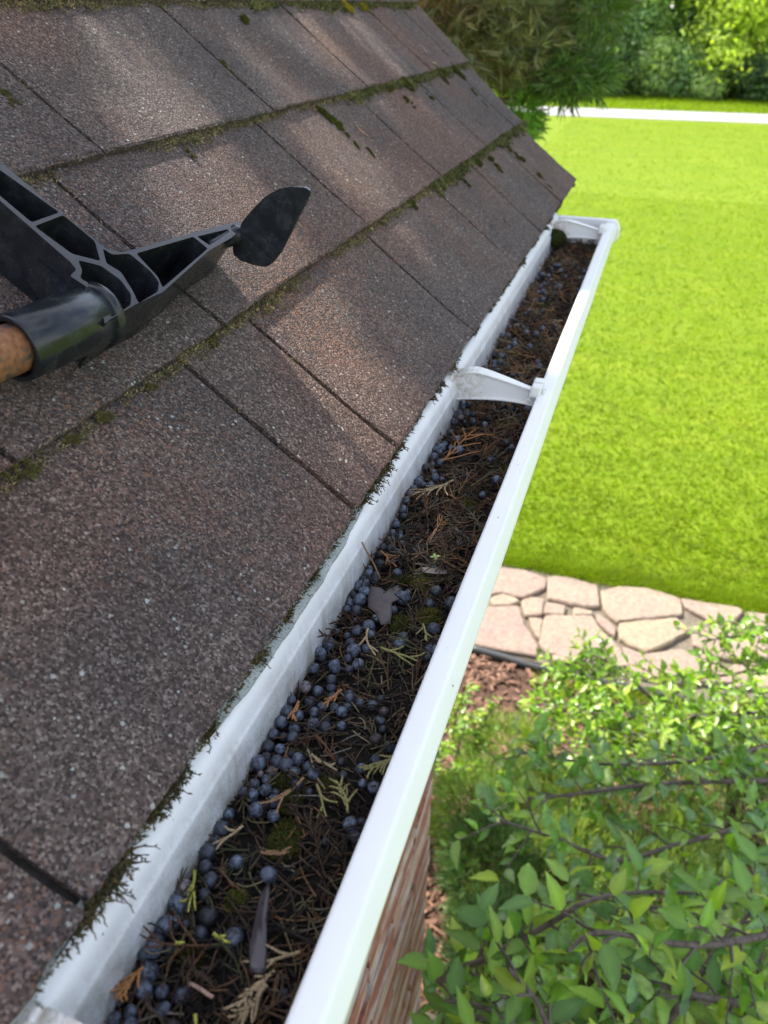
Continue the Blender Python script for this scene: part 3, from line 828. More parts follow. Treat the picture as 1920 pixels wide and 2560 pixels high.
BERRIES= [(-1408,1819,32,0),(-1433,1771,35,0),(-1424,1692,42,0),(-1379,1621,39,0),(-1332,1577,34,1),(-1410,1502,36,2),(-1421,1439,38,0),(-1438,1344,38,0),(-1387,1369,38,0),(-1334,1373,20,1),(-1442,1275,36,0),(-1441,1204,31,0),(-1393,1233,29,0),(-1383,1167,35,0),(-1362,1102,34,0),(-1346,1266,29,1),(-1328,1232,17,1),(-1267,1436,38,1),(-1260,1369,31,0),(-1111,1381,34,0),(-1099,1682,30,3),(-1361,1016,30,0),(-1403,976,29,0),(-1337,980,27,0),(-831,1248,37,1),(-870,1181,23,1),(-1387,2744,31,2),(-1313,2747,35,0),(-1231,2751,32,0),(-1133,2777,31,0),(-1267,2827,30,0),(-1424,2638,25,0),(-1331,2680,33,0),(-1260,2675,25,0),(-1190,2684,26,0),(-1126,2716,29,0),(-1070,2761,26,1),(-975,2834,27,1),(-995,2764,25,0),(-927,2750,31,4),(-1422,2558,35,0),(-1348,2558,30,0),(-1281,2617,29,0),(-1219,2616,38,0),(-1135,2659,35,0),(-1421,2477,38,0),(-1346,2489,31,0),(-1255,2544,31,0),(-1183,2537,33,0),(-1111,2582,26,0),(-923,2666,31,0),(-887,2616,28,0),(-1414,2391,30,0),(-1313,2405,30,0),(-1371,2412,23,1),(-1412,2319,36,0),(-1346,2322,28,0),(-1277,2319,27,1),(-896,2532,31,4),(-824,2530,32,0),(-1404,2197,35,0),(-1326,2245,36,0),(-1267,2228,33,0),(-1227,2285,29,0),(-1167,2268,24,0),(-1211,2207,32,0),(-1119,2229,35,0),(-1323,2178,26,4),(-1374,2089,28,0),(-1326,2129,28,0),(-1315,2085,35,0),(-1172,2154,31,0),(-1258,2079,21,1),(-1355,2026,28,0),(-1406,2034,28,0),(-1309,1973,34,0),(-1240,2025,30,0),(-1218,1973,32,0),(-1103,2137,20,0),(-1021,2351,22,1),(-855,2413,24,0),(-902,2329,22,0),(-984,2283,26,1),(-870,2256,26,0),(-811,2252,33,0),(-853,2037,29,0),(-801,2059,29,0),(-810,1985,31,0),(-928,1907,20,0),(-1369,2148,17,4),(-1390,2255,20,1),(-1413,4477,25,0),(-1394,4431,26,0),(-1399,4357,30,0),(-1367,4247,34,0),(-1331,4303,28,0),(-1295,4246,34,4),(-1395,4127,27,0),(-1346,4138,27,0),(-1221,4180,24,1),(-1368,3983,33,1),(-1416,3892,33,0),(-1398,3831,36,0),(-1348,3854,29,0),(-1417,3705,35,0),(-1385,3738,27,0),(-1421,3599,28,0),(-1355,3627,31,0),(-1425,3531,29,0),(-1358,3554,35,0),(-1352,3476,33,0),(-1415,3460,24,0),(-1207,3428,30,5),(-1227,3351,38,0),(-1273,3271,34,0),(-1332,3251,26,0),(-1187,3273,26,0),(-1282,3178,35,0),(-1236,3111,36,0),(-1249,3051,28,0),(-1181,3037,34,0),(-1219,2979,31,0),(-1107,3669,40,0),(-1098,3744,22,0),(-918,3789,33,0),(-924,3650,32,0),(-804,3745,37,0),(-838,3440,34,0),(-804,3384,26,0),(-809,3294,40,0),(-803,3189,30,0),(-997,3328,31,0),(-994,3253,32,0),(-1429,6530,37,0),(-1358,6543,27,0),(-1432,6281,33,0),(-1430,6366,31,0),(-1393,6347,31,0),(-1339,6387,36,0),(-1267,6475,23,0),(-1281,6395,22,0),(-1126,6373,29,0),(-1046,6626,34,1),(-937,6707,34,1),(-963,6577,32,1),(-906,6586,27,1),(-806,6663,36,0),(-1128,6218,26,0),(-1339,5863,30,4),(-1379,5637,33,0),(-1416,5589,31,0),(-1396,5455,32,0),(-1388,5364,28,0),(-1317,5346,32,0),(-1366,5526,20,0),(-1317,5422,20,0),(-1423,5285,32,0),(-1452,5121,35,1),(-1445,5044,38,0),(-1328,5210,23,0),(-1295,5134,31,0),(-1362,5018,29,0),(-1304,5037,27,0),(-1434,4940,30,0),(-1236,5122,19,0),(-1418,4825,30,0),(-1409,4720,29,0),(-826,5268,38,0),(-885,5020,30,0),(-945,5607,28,0),(-1081,5278,23,1),(-875,5935,29,1),(-814,5836,25,0),(-1429,3284,32,0),(-1411,3143,38,0),(-1437,3036,32,0),(-1402,2906,28,0),(-1293,2952,34,0),(-1276,2859,31,0),(-1398,3011,25,1)]
def berry_mesh(i):
    bm = bmesh.new(); bmesh.ops.create_icosphere(bm, subdivisions=3, radius=1)
    for v in bm.verts:
        p = v.co.copy(); s = 1 + .035 * noise.noise(p * 1.7 + Vector((i * 9, 0, 0))) - .03 * abs(noise.noise(p * 3.2 + Vector((0, i * 7, 0)))) * 1.5
        if i % 3 == 2: s -= .16 * abs(noise.noise(p * 2.4 + Vector((i, 3, i)))) + .07 * abs(noise.noise(p * 6 + Vector((3, i, 1))))
        cap = max(0, p.z - .90) * 1.8
        v.co = Vector((p.x, p.y, p.z * (.93 + .05 * (i % 3)))) * (s - cap * .35)
    me = bpy.data.meshes.new('juniper_berry'); bm.to_mesh(me); bm.free()
    me.polygons.foreach_set('use_smooth', [True] * len(me.polygons)); me.materials.append(M['berry'])
    return me
BM = [berry_mesh(i) for i in range(9)]
BL = {1: ('blackish wrinkled juniper berry half sunk in the gutter litter', 'blackish juniper berries'),
      4: ('dull purplish brown juniper berry among the blue ones', 'purplish juniper berries')}
BC = {0: (1, 1, 1), 1: (.45, .42, .42), 2: (2.6, 1.75, 1.35), 3: (2.3, 2.35, 2.35), 4: (1.5, .85, .62), 5: (1.1, 1.2, .9)}
pts = [(x * 1e-4, y * 1e-4, r * 1e-4, k) for x, y, r, k in BERRIES]
nb0 = len(pts); tries = 0
while len(pts) < nb0 + 32 and tries < 4000:
    tries += 1
    y = rng.uniform(.09, .66); x = -.1425 + abs(rng.normal(0, .012)); r = rng.uniform(.0024, .0035)
    if x < -.112 and all((x - p[0]) ** 2 + (y - p[1]) ** 2 > (.85 * (r + p[2])) ** 2 for p in pts):
        pts.append((x, y, r, 0 if rng.random() < .7 else (1 if rng.random() < .6 else 4)))
# farther berries, thinning towards the end of the gutter
tries = 0
while len(pts) < 299 and tries < 6000:
    tries += 1
    y = rng.uniform(.67, 1.16); cl = noise.noise(Vector((y * 9, 2.2, 0)))
    x = -.1415 + abs(rng.normal(0, .020)) if rng.random() < .7 else rng.uniform(-.13, -.078)
    if cl < -.15 and rng.random() < .7: continue
    if x > -.078: continue
    r = rng.uniform(.0026, .0037)
    if all((x - p[0]) ** 2 + (y - p[1]) ** 2 > (.8 * (r + p[2])) ** 2 for p in pts):
        pts.append((x, y, r, 0 if rng.random() < .82 else (1 if rng.random() < .6 else 4)))
pink = 0
for i, (x, y, r, k) in enumerate(pts):
    o = link('juniper_berry', BM[rng.integers(9)])
    sink = rng.choice([.55, .5, .35, .05, -.15]) if k != 1 else .0
    o.location = (max(x, -.1445 + r * .9), y, soil_z(x, y) + .0034 + r * sink + .0015 * rng.random() + (.0028 if y > .44 else 0))
    r *= 1.10 * rng.uniform(.78, 1.14)
    o.scale = (r * 1.02 * rng.uniform(.94, 1.06), r * 1.02 * rng.uniform(.92, 1.06), r * rng.uniform(.92, 1.04))
    o.rotation_euler = (rng.uniform(-1.2, 1.2), rng.uniform(-1.2, 1.2), rng.uniform(0, 6.28))
    o.color = (*BC[k], 1)
    if k == 0:
        if y > .66: lab = 'small dark blue juniper berry in the far litter beyond the middle bracket'
        elif x > -.100: lab = 'dark blue juniper berry lying close under the front lip'
        elif x < -.134: lab = 'dusty blue juniper berry lined up against the white back wall'
        elif y > .46: lab = 'dusty blue juniper berry in the brown litter just before the middle bracket'
        elif y > .30: lab = 'dusty blue juniper berry near the grey dead leaf'
        else: lab = 'dusty blue juniper berry in the large cluster of the nearer litter'
        tag(o, lab, 'berry', 'dark blue juniper berries')
    elif k in BL: tag(o, BL[k][0], 'berry', BL[k][1])
    elif k == 2:
        tag(o, ['pinkish juniper berry against the back wall beside a yellow green sprig', 'pale pink juniper berry heading the largest berry cluster'][pink], 'berry', 'pinkish juniper berries'); pink += 1
    elif k == 3: tag(o, 'lone bright blue juniper berry with a rusty tip above the brown strip', 'berry')
    else: tag(o, 'grey green juniper berry at the lower edge of the dead leaf', 'berry')

# dead leaf, brown strip, bark flake, seedling
def flake(name, outline, z, mat, label, cat, curl=.0015):
    P = np.array(outline); c = P.mean(0); n = len(P); V = [(c[0], c[1], z + curl)]
    rings = 4
    for k in range(1, rings + 1):
        for q in P:
            p = c + (q - c) * k / rings
            V.append((p[0], p[1], z + curl * (1 - (k / rings) ** 2) + .0014 * noise.noise(Vector((p[0] * 130, p[1] * 130, 3)))))
    F = [(0, 1 + i, 1 + (i + 1) % n) for i in range(n)]
    for k in range(rings - 1):
        F += [(1 + k * n + i, 1 + (k + 1) * n + i, 1 + (k + 1) * n + (i + 1) % n, 1 + k * n + (i + 1) % n) for i in range(n)]
    o = link(name, mesh(name, V, F, True), mat); m = o.modifiers.new('t', 'SOLIDIFY'); m.thickness = .0004
    return tag(o, label, cat)
flake('dead_leaf', [(-.1330, .3685), (-.127, .3695), (-.1225, .3668), (-.1169, .376), (-.1120, .371), (-.1110, .363), (-.1150, .357), (-.1125, .350), (-.1099, .3386), (-.1150, .336), (-.1200, .343), (-.1279, .3488), (-.1310, .357)],
      2.6832, M['deadleaf'], 'torn grey dead leaf lying flat among the berries', 'leaf')
flake('leaf_strip', [(-.1065, .1620), (-.1050, .1600), (-.1005, .1480), (-.0935, .1330), (-.0915, .1270), (-.0975, .1265), (-.1015, .1340), (-.1050, .1460), (-.1075, .1560)],
      2.6868, M['shell'], 'glossy brown pointed leaf strip below the lone blue berry', 'leaf', .0006)
flake('bark_flake', [(-.1080, .3960), (-.0960, .4010), (-.0900, .3990), (-.0890, .3955), (-.0960, .3930), (-.1040, .3920)],
      2.6850, M['deadleaf'], 'flat dark bark flake beside the small seedling', 'bark', .0006)
sd = tag(empty('seedling', (-.1, .4054, 2.684)), 'tiny pale green seedling sprouting from the litter', 'plant')
for k in range(4):
    a = k * math.pi / 2 + .5
    q = np.array([(0, 0, 0), (.002, -.0011, .0005), (.004, 0, .0003), (.002, .0011, .0005)])
    link('leaf', mesh('leaf', xf(q, 1, a, 0, 0, (-.1, .4054, 2.6895)), [(0, 1, 2, 3)], False, (.32, .40, .16)), M['leaf'], sd)
V, F = tube(np.array([(-.1, .4054, 2.682), (-.1, .4054, 2.6893)]), .0004, 6)
link('stem', mesh('stem', V, F, True, (.3, .35, .15)), M['leaf'], sd)

# ------------------------------------------------------------------ moss
def moss_blades(c, nrm, n, rad, ln, acc, col, flat=.6, along=None):
    """short curved moss shoots around c; along stretches the patch"""
    c = np.asarray(c, float); nrm = np.asarray(nrm, float)
    u = np.cross(nrm, (0, 1, 0)); u /= np.linalg.norm(u); v = np.cross(nrm, u)
    au, av = (1, 1) if along is None else along
    rr = rad * np.sqrt(rng.random(n)); th = rng.uniform(0, 6.28, n)
    du, dv = rr * np.cos(th) * au, rr * np.sin(th) * av
    dome = np.sqrt(np.clip(1 - (rr / rad) ** 2, 0, 1)) * rad * flat
    B = c + du[:, None] * u + dv[:, None] * v + dome[:, None] * nrm
    out = nrm[None] * rng.uniform(.5, 1.2, n)[:, None] + (du / rad)[:, None] * u * .8 + (dv / rad)[:, None] * v * .8 + rng.normal(0, .45, (n, 3))
    out /= np.linalg.norm(out, axis=1, keepdims=True)
    L = ln * rng.uniform(.5, 1.3, n)[:, None]
    s = np.cross(out, rng.normal(0, 1, (n, 3))); s /= np.linalg.norm(s, axis=1, keepdims=True); s *= L * .24
    V = np.stack([B - s, B + s, B + out * L], 1).reshape(-1, 3)
    C = np.asarray(col)[None] * rng.uniform(.5, 1.4, (n, 1)) * np.stack([rng.uniform(.85, 1.25, n), np.ones(n), rng.uniform(.7, 1.1, n)], 1)
    acc.V.append(V); acc.F.append(np.arange(3 * n).reshape(-1, 3) + acc.n); acc.n += 3 * n; acc.C.append(np.repeat(C, 3, 0))

def dome(c, nrm, rad, flat, acc, col, along=(1, 1)):
    bm = bmesh.new(); bmesh.ops.create_icosphere(bm, subdivisions=2, radius=1)
    V = np.array([v.co for v in bm.verts]); F = np.array([[v.index for v in f.verts] for f in bm.faces]); bm.free()
    V = V * (1 + .25 * vnoise(V, 1.6, c[1] * 50)[:, None])
    nrm = np.asarray(nrm, float); u = np.cross(nrm, (0, 1, 0)); u /= np.linalg.norm(u); v = np.cross(nrm, u)
    W = np.asarray(c) + V[:, :1] * u * rad * along[0] + V[:, 1:2] * v * rad * along[1] + V[:, 2:3] * nrm * rad * flat
    acc.add(W, F, np.asarray(col) * .6)

# seam moss: one continuous ragged growth along the course lines
acc = Acc()
OL, DK, YE = (.175, .150, .085), (.095, .085, .045), (.25, .215, .11)
for row, t in ((1, .145), (2, .29), (3, .435)):
    y = .12
    while y < 1.60:
        dens = (.34 if row == 1 else .16) + (.35 if y > .95 else 0) + .95 * noise.noise(Vector((y * 9, row * 3.1, 0))) + .5 * noise.noise(Vector((y * 37, row, 4)))
        if row == 1 and y < .40: dens -= .15
        if dens > .05:
            k = (1.0 + .9 * max(0, dens)) * (1.35 if y > .95 else 1.0)
            col = OL if rng.random() < .55 else (DK if rng.random() < .6 + .3 * (y > 1) else YE)
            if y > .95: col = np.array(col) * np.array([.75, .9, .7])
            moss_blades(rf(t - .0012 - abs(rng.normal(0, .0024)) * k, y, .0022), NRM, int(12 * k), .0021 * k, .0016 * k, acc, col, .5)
        y += .0021
    # dried dark crust lip itself
for ks, row in ((KEYS[0], 0), (KEYS[1], 1), (KEYS[2], 2)):
    for ky in ks:
        if ky < .2: continue
        for t in np.arange(row * EXP + .004, (row + 1) * EXP, .0030):
            if noise.noise(Vector((ky * 20, t * 60, 1))) + (.16 if ky > 1 else -.22) > .05:
                moss_blades(rf(t, ky, .0016), NRM, 7, .0018, .0022, acc, DK if ky > 1 else OL, .4)
y = .06
while y < 1.53:      # thin fringe along the eave edge
    if noise.noise(Vector((y * 14, 8.8, 2))) > -.02:
        moss_blades(rf(-.001, y, .0035), NRM, 6, .0016, .0028, acc, (.085, .072, .035), .4)
    y += .0022
tag(link('seam_moss', acc.mesh('seam_moss'), M['moss']), 'dry olive moss growing along the shingle seams', 'moss', kind='stuff')

MOSS=[(0.4088,0.9015,0.0102),(0.4286,1.2539,0.0169),(0.4229,1.3313,0.0128),(0.3498,0.7707,0.0054),(0.318,0.9134,0.0047),(0.301,1.039,0.0082),(0.2852,1.0391,0.007),(0.2735,0.8703,0.0081),(0.2635,0.8773,0.0092),(0.2486,0.875,0.0072),(0.2268,0.8726,0.0051),(0.2152,0.885,0.0062),(0.146,0.8629,0.0082),(0.3112,1.3332,0.0072),(0.3115,1.5046,0.0113),(0.2916,1.389,0.015),(0.283,1.4862,0.0144),(0.2775,1.3786,0.0105),(0.2784,1.1909,0.0158),(0.2826,1.1167,0.0093),(0.2583,1.1411,0.0064),(0.2503,1.2369,0.0055),(0.2318,1.4647,0.0071),(0.183,1.3358,0.0088),(0.2025,1.4593,0.0063),(0.1106,1.2328,0.0083),(0.1113,1.366,0.0091),(0.0931,1.3783,0.0092),(0.0611,1.3802,0.0107),(0.0265,1.3708,0.0123),(0.0071,1.3719,0.0092),(0.1277,1.2416,0.0097),(0.1353,1.1727,0.0093),(0.1423,1.4219,0.0094),(0.1404,1.4688,0.008),(0.1193,1.0665,0.0055),(0.0445,1.06,0.0049),(0.005,0.9583,0.0069),(0.3472,0.4666,0.008),(0.1389,0.8628,0.0041),(0.1397,0.3015,0.0059),(0.1408,0.2777,0.0042),(0.1416,0.2445,0.0048),(0.1427,0.2363,0.0035),(0.1389,0.3467,0.0032),(0.141,0.42,0.0042),(0.2736,0.5879,0.0037)]
for i, (t, y, r) in enumerate(MOSS):
    a = Acc(); al = (1, 1)
    row_edge = min(abs(t - k * EXP) for k in (0, 1, 2, 3)) < .012
    if not row_edge: al = (1.5, .75)
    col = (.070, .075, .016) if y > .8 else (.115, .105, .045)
    if i in (1, 2): col = (.22, .19, .02)
    r = r * .85
    c = rf(t, y, .004)
    for q in range(7):
        du, dv = rng.normal(0, .55, 2) * r * np.array(al); rr = r * rng.uniform(.28, .55)
        cq = rf(t + du, y + dv, .0035); cc = np.array(col) * rng.uniform(.7, 1.35)
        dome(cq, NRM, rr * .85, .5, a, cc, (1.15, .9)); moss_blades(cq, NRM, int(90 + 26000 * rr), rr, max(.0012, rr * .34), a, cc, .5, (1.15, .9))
    o = link('moss_clump', a.mesh('moss_clump'), M['moss'])
    if i in (1, 2): lab, g = 'bright yellow green moss clump at the top edge of the roof view', 'yellow moss clumps on the roof'
    elif y > .8: lab, g = 'dark green moss clump on the far shingles towards the roof corner', 'dark moss clumps on the far shingles'
    else: lab, g = 'dull brownish moss clump on the nearer shingles', 'brownish moss clumps on the near shingles'
    tag(o, lab, 'moss', g)

for i, (x, y, r) in enumerate([(-.1045, .3924, .010), (-.1185, .3899, .006), (-.1074, .3466, .0085), (-.0902, .3562, .0085), (-.1258, .2161, .005), (-.1184, .2069, .007), (-.1032, .2226, .006), (-.1119, .1916, .008),
                               (-.1111, .1840, .008), (-.1184, .154, .005), (-.1256, .1283, .005), (-.0842, .551, .009), (-.0984, .4948, .007), (-.1169, .5065, .006), (-.1411, .5927, .006), (-.1202, .808, .008), (-.110, .98, .010), (-.128, 1.20, .014), (-.095, 1.07, .008)]):
    a = Acc(); c = np.array([x, y, soil_z(x, y) + .001]); col = (.055, .058, .014) if i % 3 else (.085, .085, .018)
    dome(c, (0, 0, 1), r, .5, a, col); moss_blades(c, np.array([0, 0, 1.0]), int(120 + 30000 * r), r, .0020, a, col, .5)
    tag(link('moss_cushion', a.mesh('moss_cushion'), M['moss']), 'round dark green moss cushion growing in the gutter litter', 'moss', 'moss cushions in the gutter')

a = Acc(); c = np.array([-.139, 1.245, 2.698])
dome(c, (.3, -.3, 1.0), .016, .7, a, (.035, .042, .010), (1, 1)); moss_blades(c, np.array([.3, -.3, .9]), 900, .016, .003, a, (.045, .052, .012), .7)
tag(link('moss_cushion', a.mesh('moss_cushion'), M['moss']), 'dark moss lump at the far bracket in the back corner of the gutter', 'moss')

# wispy moss that hangs from the eave over the back rim
EAVE = [(.4808, 9, 1.0), (.466, 8, 1.1), (.4501, 14, 1.3), (.440, 12, 1.2), (.4318, 14, 1.3), (.4181, 12, 1.2), (.4033, 10, 1.1), (.3174, 5, .8), (.2805, 9, 1.0), (.2474, 8, 1.0), (.1981, 7, 1.1), (.173, 16, 1.1), (.166, 14, 1.0), (.158, 14, 1.0), (.1523, 12, .9), (.1267, 26, 1.6), (.1215, 22, 1.5), (.1139, 10, 1.0), (.1048, 6, .8), (.6379, 6, .9), (.60, 8, 1.0), (.5866, 8, 1.0), (.57, 7, .9), (.9968, 9, 1.1), (1.1885, 14, 1.4)]
for y, n, s in EAVE:
    a = Acc()
    for _ in range(max(3, int(n * .55))):
        L = rng.uniform(.003, .0085) * s
        st = rf(rng.uniform(-.003, .002), y + rng.normal(0, .0035) * s, .0020)
        k = 7; f = np.linspace(0, 1, k)[:, None]
        dr = np.array([rng.uniform(.5, 1.0), rng.normal(0, .6), rng.uniform(-.1, .45)]); dr /= np.linalg.norm(dr)
        P = st + dr * L * f + np.array([0, 0, -1]) * L * .55 * f * f + rng.normal(0, .00035, (k, 3))
        V, F = tube(P, np.linspace(.0006, .0002, k), 4, False)
        a.add(V, F, np.array((.055, .045, .024)) * rng.uniform(.6, 1.5))
        for q in P[1:-1:2]:
            moss_blades(q, dr, 3, .0003, .0016, a, (.062, .052, .026), 0)
    dome(rf(-.001, y, .002), NRM, .0032 * s, .45, a, (.085, .074, .038), (.8, 1.3))
    moss_blades(rf(-.001, y, .003), NRM, 90, .0042 * s, .0022, a, (.075, .066, .032), .3)
    tag(link('moss_tuft', a.mesh('moss_tuft'), M['moss']), 'wispy dark moss tuft hanging from the shingle edge over the gutter rim', 'moss', 'moss tufts along the eave')

# stray bits on the roof
for t, y, ang, L, col, lab in ((.2285, .915, 2.2, .020, (.34, .16, .07), 'small orange brown dead sprig lying on a shingle below the moss strip'),
                               (.315, 1.372, 1.2, .016, (.40, .27, .18), 'pale dry twig caught on the far moss'), (.300, 1.352, -.4, .012, (.42, .33, .22), 'short pale dry twig just below another on the far moss')):
    V, F = sprig(L, 3, .0008, .0015, 5, .5)
    V = xf(V, 1, ang)
    W = np.array([rf(t + v[1], y + v[0], .0062 + abs(v[2]) * .4 + (.008 if t > .29 else 0)) for v in V])
    tag(link('dead_sprig', mesh('dead_sprig', W, F, True, col), M['litter']), lab, 'twig')

# ------------------------------------------------------------------ the black gutter scoop
BODY=[(0.2849,0.358),(0.273,0.3582),(0.2354,0.3606),(0.2111,0.3637),(0.2046,0.3644),(0.1997,0.3713),(0.1985,0.3815),(0.1941,0.428),(0.1885,0.4796),(0.1858,0.4927),(0.1807,0.4814),(0.1788,0.4697),(0.1779,0.4359),(0.1687,0.3701),(0.1698,0.3445),(0.1692,0.321),(0.1683,0.3151),(0.1776,0.3241),(0.1843,0.3276),(0.191,0.3276),(0.1991,0.3253),(0.2008,0.3329),(0.2056,0.3341),(0.2507,0.3331),(0.2619,0.3326)]
POCKETS=[[(0.2777,0.3501),(0.2674,0.352),(0.2355,0.3591),(0.2351,0.3376),(0.2538,0.3366),(0.2648,0.3359)],[(0.2305,0.3372),(0.2313,0.3599),(0.2119,0.3615),(0.2009,0.352),(0.2102,0.3407)],[(0.205,0.3622),(0.1998,0.3637),(0.1965,0.3749),(0.1826,0.376),(0.1754,0.3738),(0.1711,0.3665),(0.1705,0.3478),(0.1777,0.3524),(0.1894,0.3576),(0.1968,0.3547)],[(0.2043,0.3396),(0.1967,0.3488),(0.1858,0.3509),(0.1765,0.3479),(0.1717,0.341),(0.1707,0.3233),(0.1807,0.3301),(0.1899,0.3321),(0.1953,0.33),(0.1983,0.3355)],[(0.195,0.3812),(0.1901,0.4337),(0.1797,0.435),(0.1716,0.3741),(0.1783,0.3787),(0.1882,0.38)],[(0.1893,0.4398),(0.1852,0.472),(0.1832,0.4706),(0.181,0.4424)]]
BLADE=[(0.0012,0.0061),(0.0001,0.0169),(-0.0018,0.03),(-0.0066,0.0411),(-0.0122,0.048),(-0.02,0.0542),(-0.0237,0.0544),(-0.0248,0.0512),(-0.0276,0.0324),(-0.0312,0.0105),(-0.0309,-0.0011),(-0.0293,-0.0056),(-0.0229,-0.0099),(-0.0131,-0.0146),(-0.0068,-0.0149),(-0.0038,-0.0122),(-0.0016,-0.0068),(-0.0009,0)]
from mathutils.geometry import delaunay_2d_cdt
def fill_mesh(name, loops, h0, h1, bevel=.0006, mapf=None):
    """plate with holes: loops of (t, y); the first is the outline"""
    pts, edges, rings = [], [], []
    for lp in loops:
        P = np.array([(y, t) for t, y in lp]) * 1000.0
        n = len(P); Q = []
        for i in range(n):      # rounded corners
            a, b, c = P[i - 1], P[i], P[(i + 1) % n]
            r = min(1.8, .35 * np.linalg.norm(b - a), .35 * np.linalg.norm(c - b))
            p, q = b + (a - b) / np.linalg.norm(a - b) * r, b + (c - b) / np.linalg.norm(c - b) * r
            for s in np.linspace(0, 1, 4): Q.append((1 - s) ** 2 * p + 2 * s * (1 - s) * b + s * s * q)
        i0 = len(pts); pts += [Vector(q) for q in Q]
        ring = list(range(i0, len(pts))); rings.append(ring)
        edges += [(ring[i], ring[(i + 1) % len(ring)]) for i in range(len(ring))]
    r = delaunay_2d_cdt(pts, edges, [], 0, 1e-5, True)
    vs = r[0]
    polys = [[(pts[i][0], pts[i][1]) for i in ring] for ring in rings]
    def inside(x, y):
        c = False
        for pl in polys:
            for (xa, ya), (xb, yb) in zip(pl, pl[1:] + pl[:1]):
                if (ya > y) != (yb > y) and x < (xb - xa) * (y - ya) / (yb - ya) + xa: c = not c
        return c
    fs = [f for f in r[2] if inside(sum(vs[i][0] for i in f) / len(f), sum(vs[i][1] for i in f) / len(f))]
    n = len(vs)
    V = [(v[0] / 1000, v[1] / 1000, h1) for v in vs] + [(v[0] / 1000, v[1] / 1000, h0) for v in vs]
    F = []
    cnt = {}
    for f in fs:
        f = list(f); F.append(tuple(f)); F.append(tuple(n + i for i in reversed(f)))
        for i in range(len(f)): cnt[(f[i], f[(i + 1) % len(f)])] = 1
    for (i, j) in list(cnt):
        if (j, i) not in cnt: F.append((i, n + i, n + j, j))
    return mesh(name, [mapf(v) for v in V], F)
roofmap = lambda v: rf(v[1], v[0], v[2])
tool = tag(empty('gutter_scoop', rf(.19, .34, .015)), 'black ribbed plastic gutter cleaning scoop held over the shingles on a rusty pole', 'scoop')
HT = .042
body = link('ribbed_body', fill_mesh('ribbed_body', [BODY] + [[(np.mean([q[0] for q in pk]) + (t - np.mean([q[0] for q in pk])) * 1.06, np.mean([q[1] for q in pk]) + (y - np.mean([q[1] for q in pk])) * 1.06) for t, y in pk] for pk in POCKETS], .004, HT, .0005, roofmap), M['black'], tool)
bev(body, .0006, 2, 40)
bt = [(t, y) for t, y in BODY]
link('floor_web', fill_mesh('floor_web', [[(np.mean([b[0] for b in BODY]) + (t - np.mean([b[0] for b in BODY])) * .97, .38 + (y - .38) * .98) for t, y in BODY]], .0055, .008, .0003, roofmap), M['black'], tool)
TIPT, TIPY = .1813, .4824
def blademap(v):
    # v = (width up-slope, normal, thickness) -> world; slight dish
    w, n, th = v
    return rf(TIPT + w, TIPY + th + 6.0 * (w + .014) ** 2 + .10 * (n - .01), HT + n)
blade_loop = [(n, w) for w, n in BLADE]
bev(link('blade', fill_mesh('blade', [blade_loop], -.0014, .0014, .0007, blademap), M['black'], tool), .0009, 3, 40)
def hollow(a, b, ro, ri, nm, mat, n=40):
    a, b = np.asarray(a), np.asarray(b); d = (b - a) / np.linalg.norm(b - a)
    u = np.cross(d, NRM); u /= np.linalg.norm(u); v = np.cross(d, u)
    pr = [(0, ri), (0, ro - .0008), (.0008, ro), (.9992, ro), (1.0, ro - .0008), (1.0, ri), (.45, ri)]
    L = np.linalg.norm(b - a); V, F = [], []
    for s, r in pr:
        ss = s * L if s not in (.0008, .9992) else (.0008 if s < .5 else L - .0008)
        for k in range(n):
            th = 2 * math.pi * k / n
            V.append(a + d * ss + (u * math.cos(th) + v * math.sin(th)) * r)
    for j in range(len(pr) - 1):
        for k in range(n): F.append((j * n + k, j * n + (k + 1) % n, (j + 1) * n + (k + 1) % n, (j + 1) * n + k))
    F.append(tuple(6 * n + k for k in range(n)))
    return link(nm, mesh(nm, V, F, True), mat, tool)
sa, sb = rf(.1801, .3330, .0285), rf(.1847, .2717, .0285)
sock = hollow(sa, sb, .0165, .0136, 'socket', M['black'])
sock.data.polygons.foreach_set('use_smooth', [True] * len(sock.data.polygons))
sd_ = (np.array(sb) - np.array(sa)); sd_ /= np.linalg.norm(sd_)
V, F = tube(np.array([sa + sd_ * s for s in np.linspace(.03, .42, 60)]), .0118, 32)
link('rusty_pole', mesh('rusty_pole', V, F, True), M['rust'], tool)
V, F = tube(smoothpath([rf(.1838, .452, .0335), rf(.1838, .468, .0345), rf(.1825, .480, .0365), rf(.1795, .4868, .0390), rf(.1760, .4875, .0415)], 5), np.concatenate([np.linspace(.0052, .0070, 12), np.linspace(.0068, .0034, 9)]), 14)
link('neck', mesh('neck', V, F, True), M['black'], tool)
# gusset between the arm and the socket, and the collar where they meet
V, F = [], []
gl = [(.2230, .3325), (.2000, .3250), (.1890, .3050), (.1880, .3000), (.1830, .3050), (.1800, .3270), (.1960, .3345)]
link('gusset', fill_mesh('gusset', [gl], .014, .030, .0005, roofmap), M['black'], tool)
V, F = tube(np.array([sa + sd_ * s for s in (-.0015, 0, .0030, .0045)]), np.array([.0168, .0178, .0178, .0168]), 40)
link('collar', mesh('collar', V, F, True), M['black'], tool)

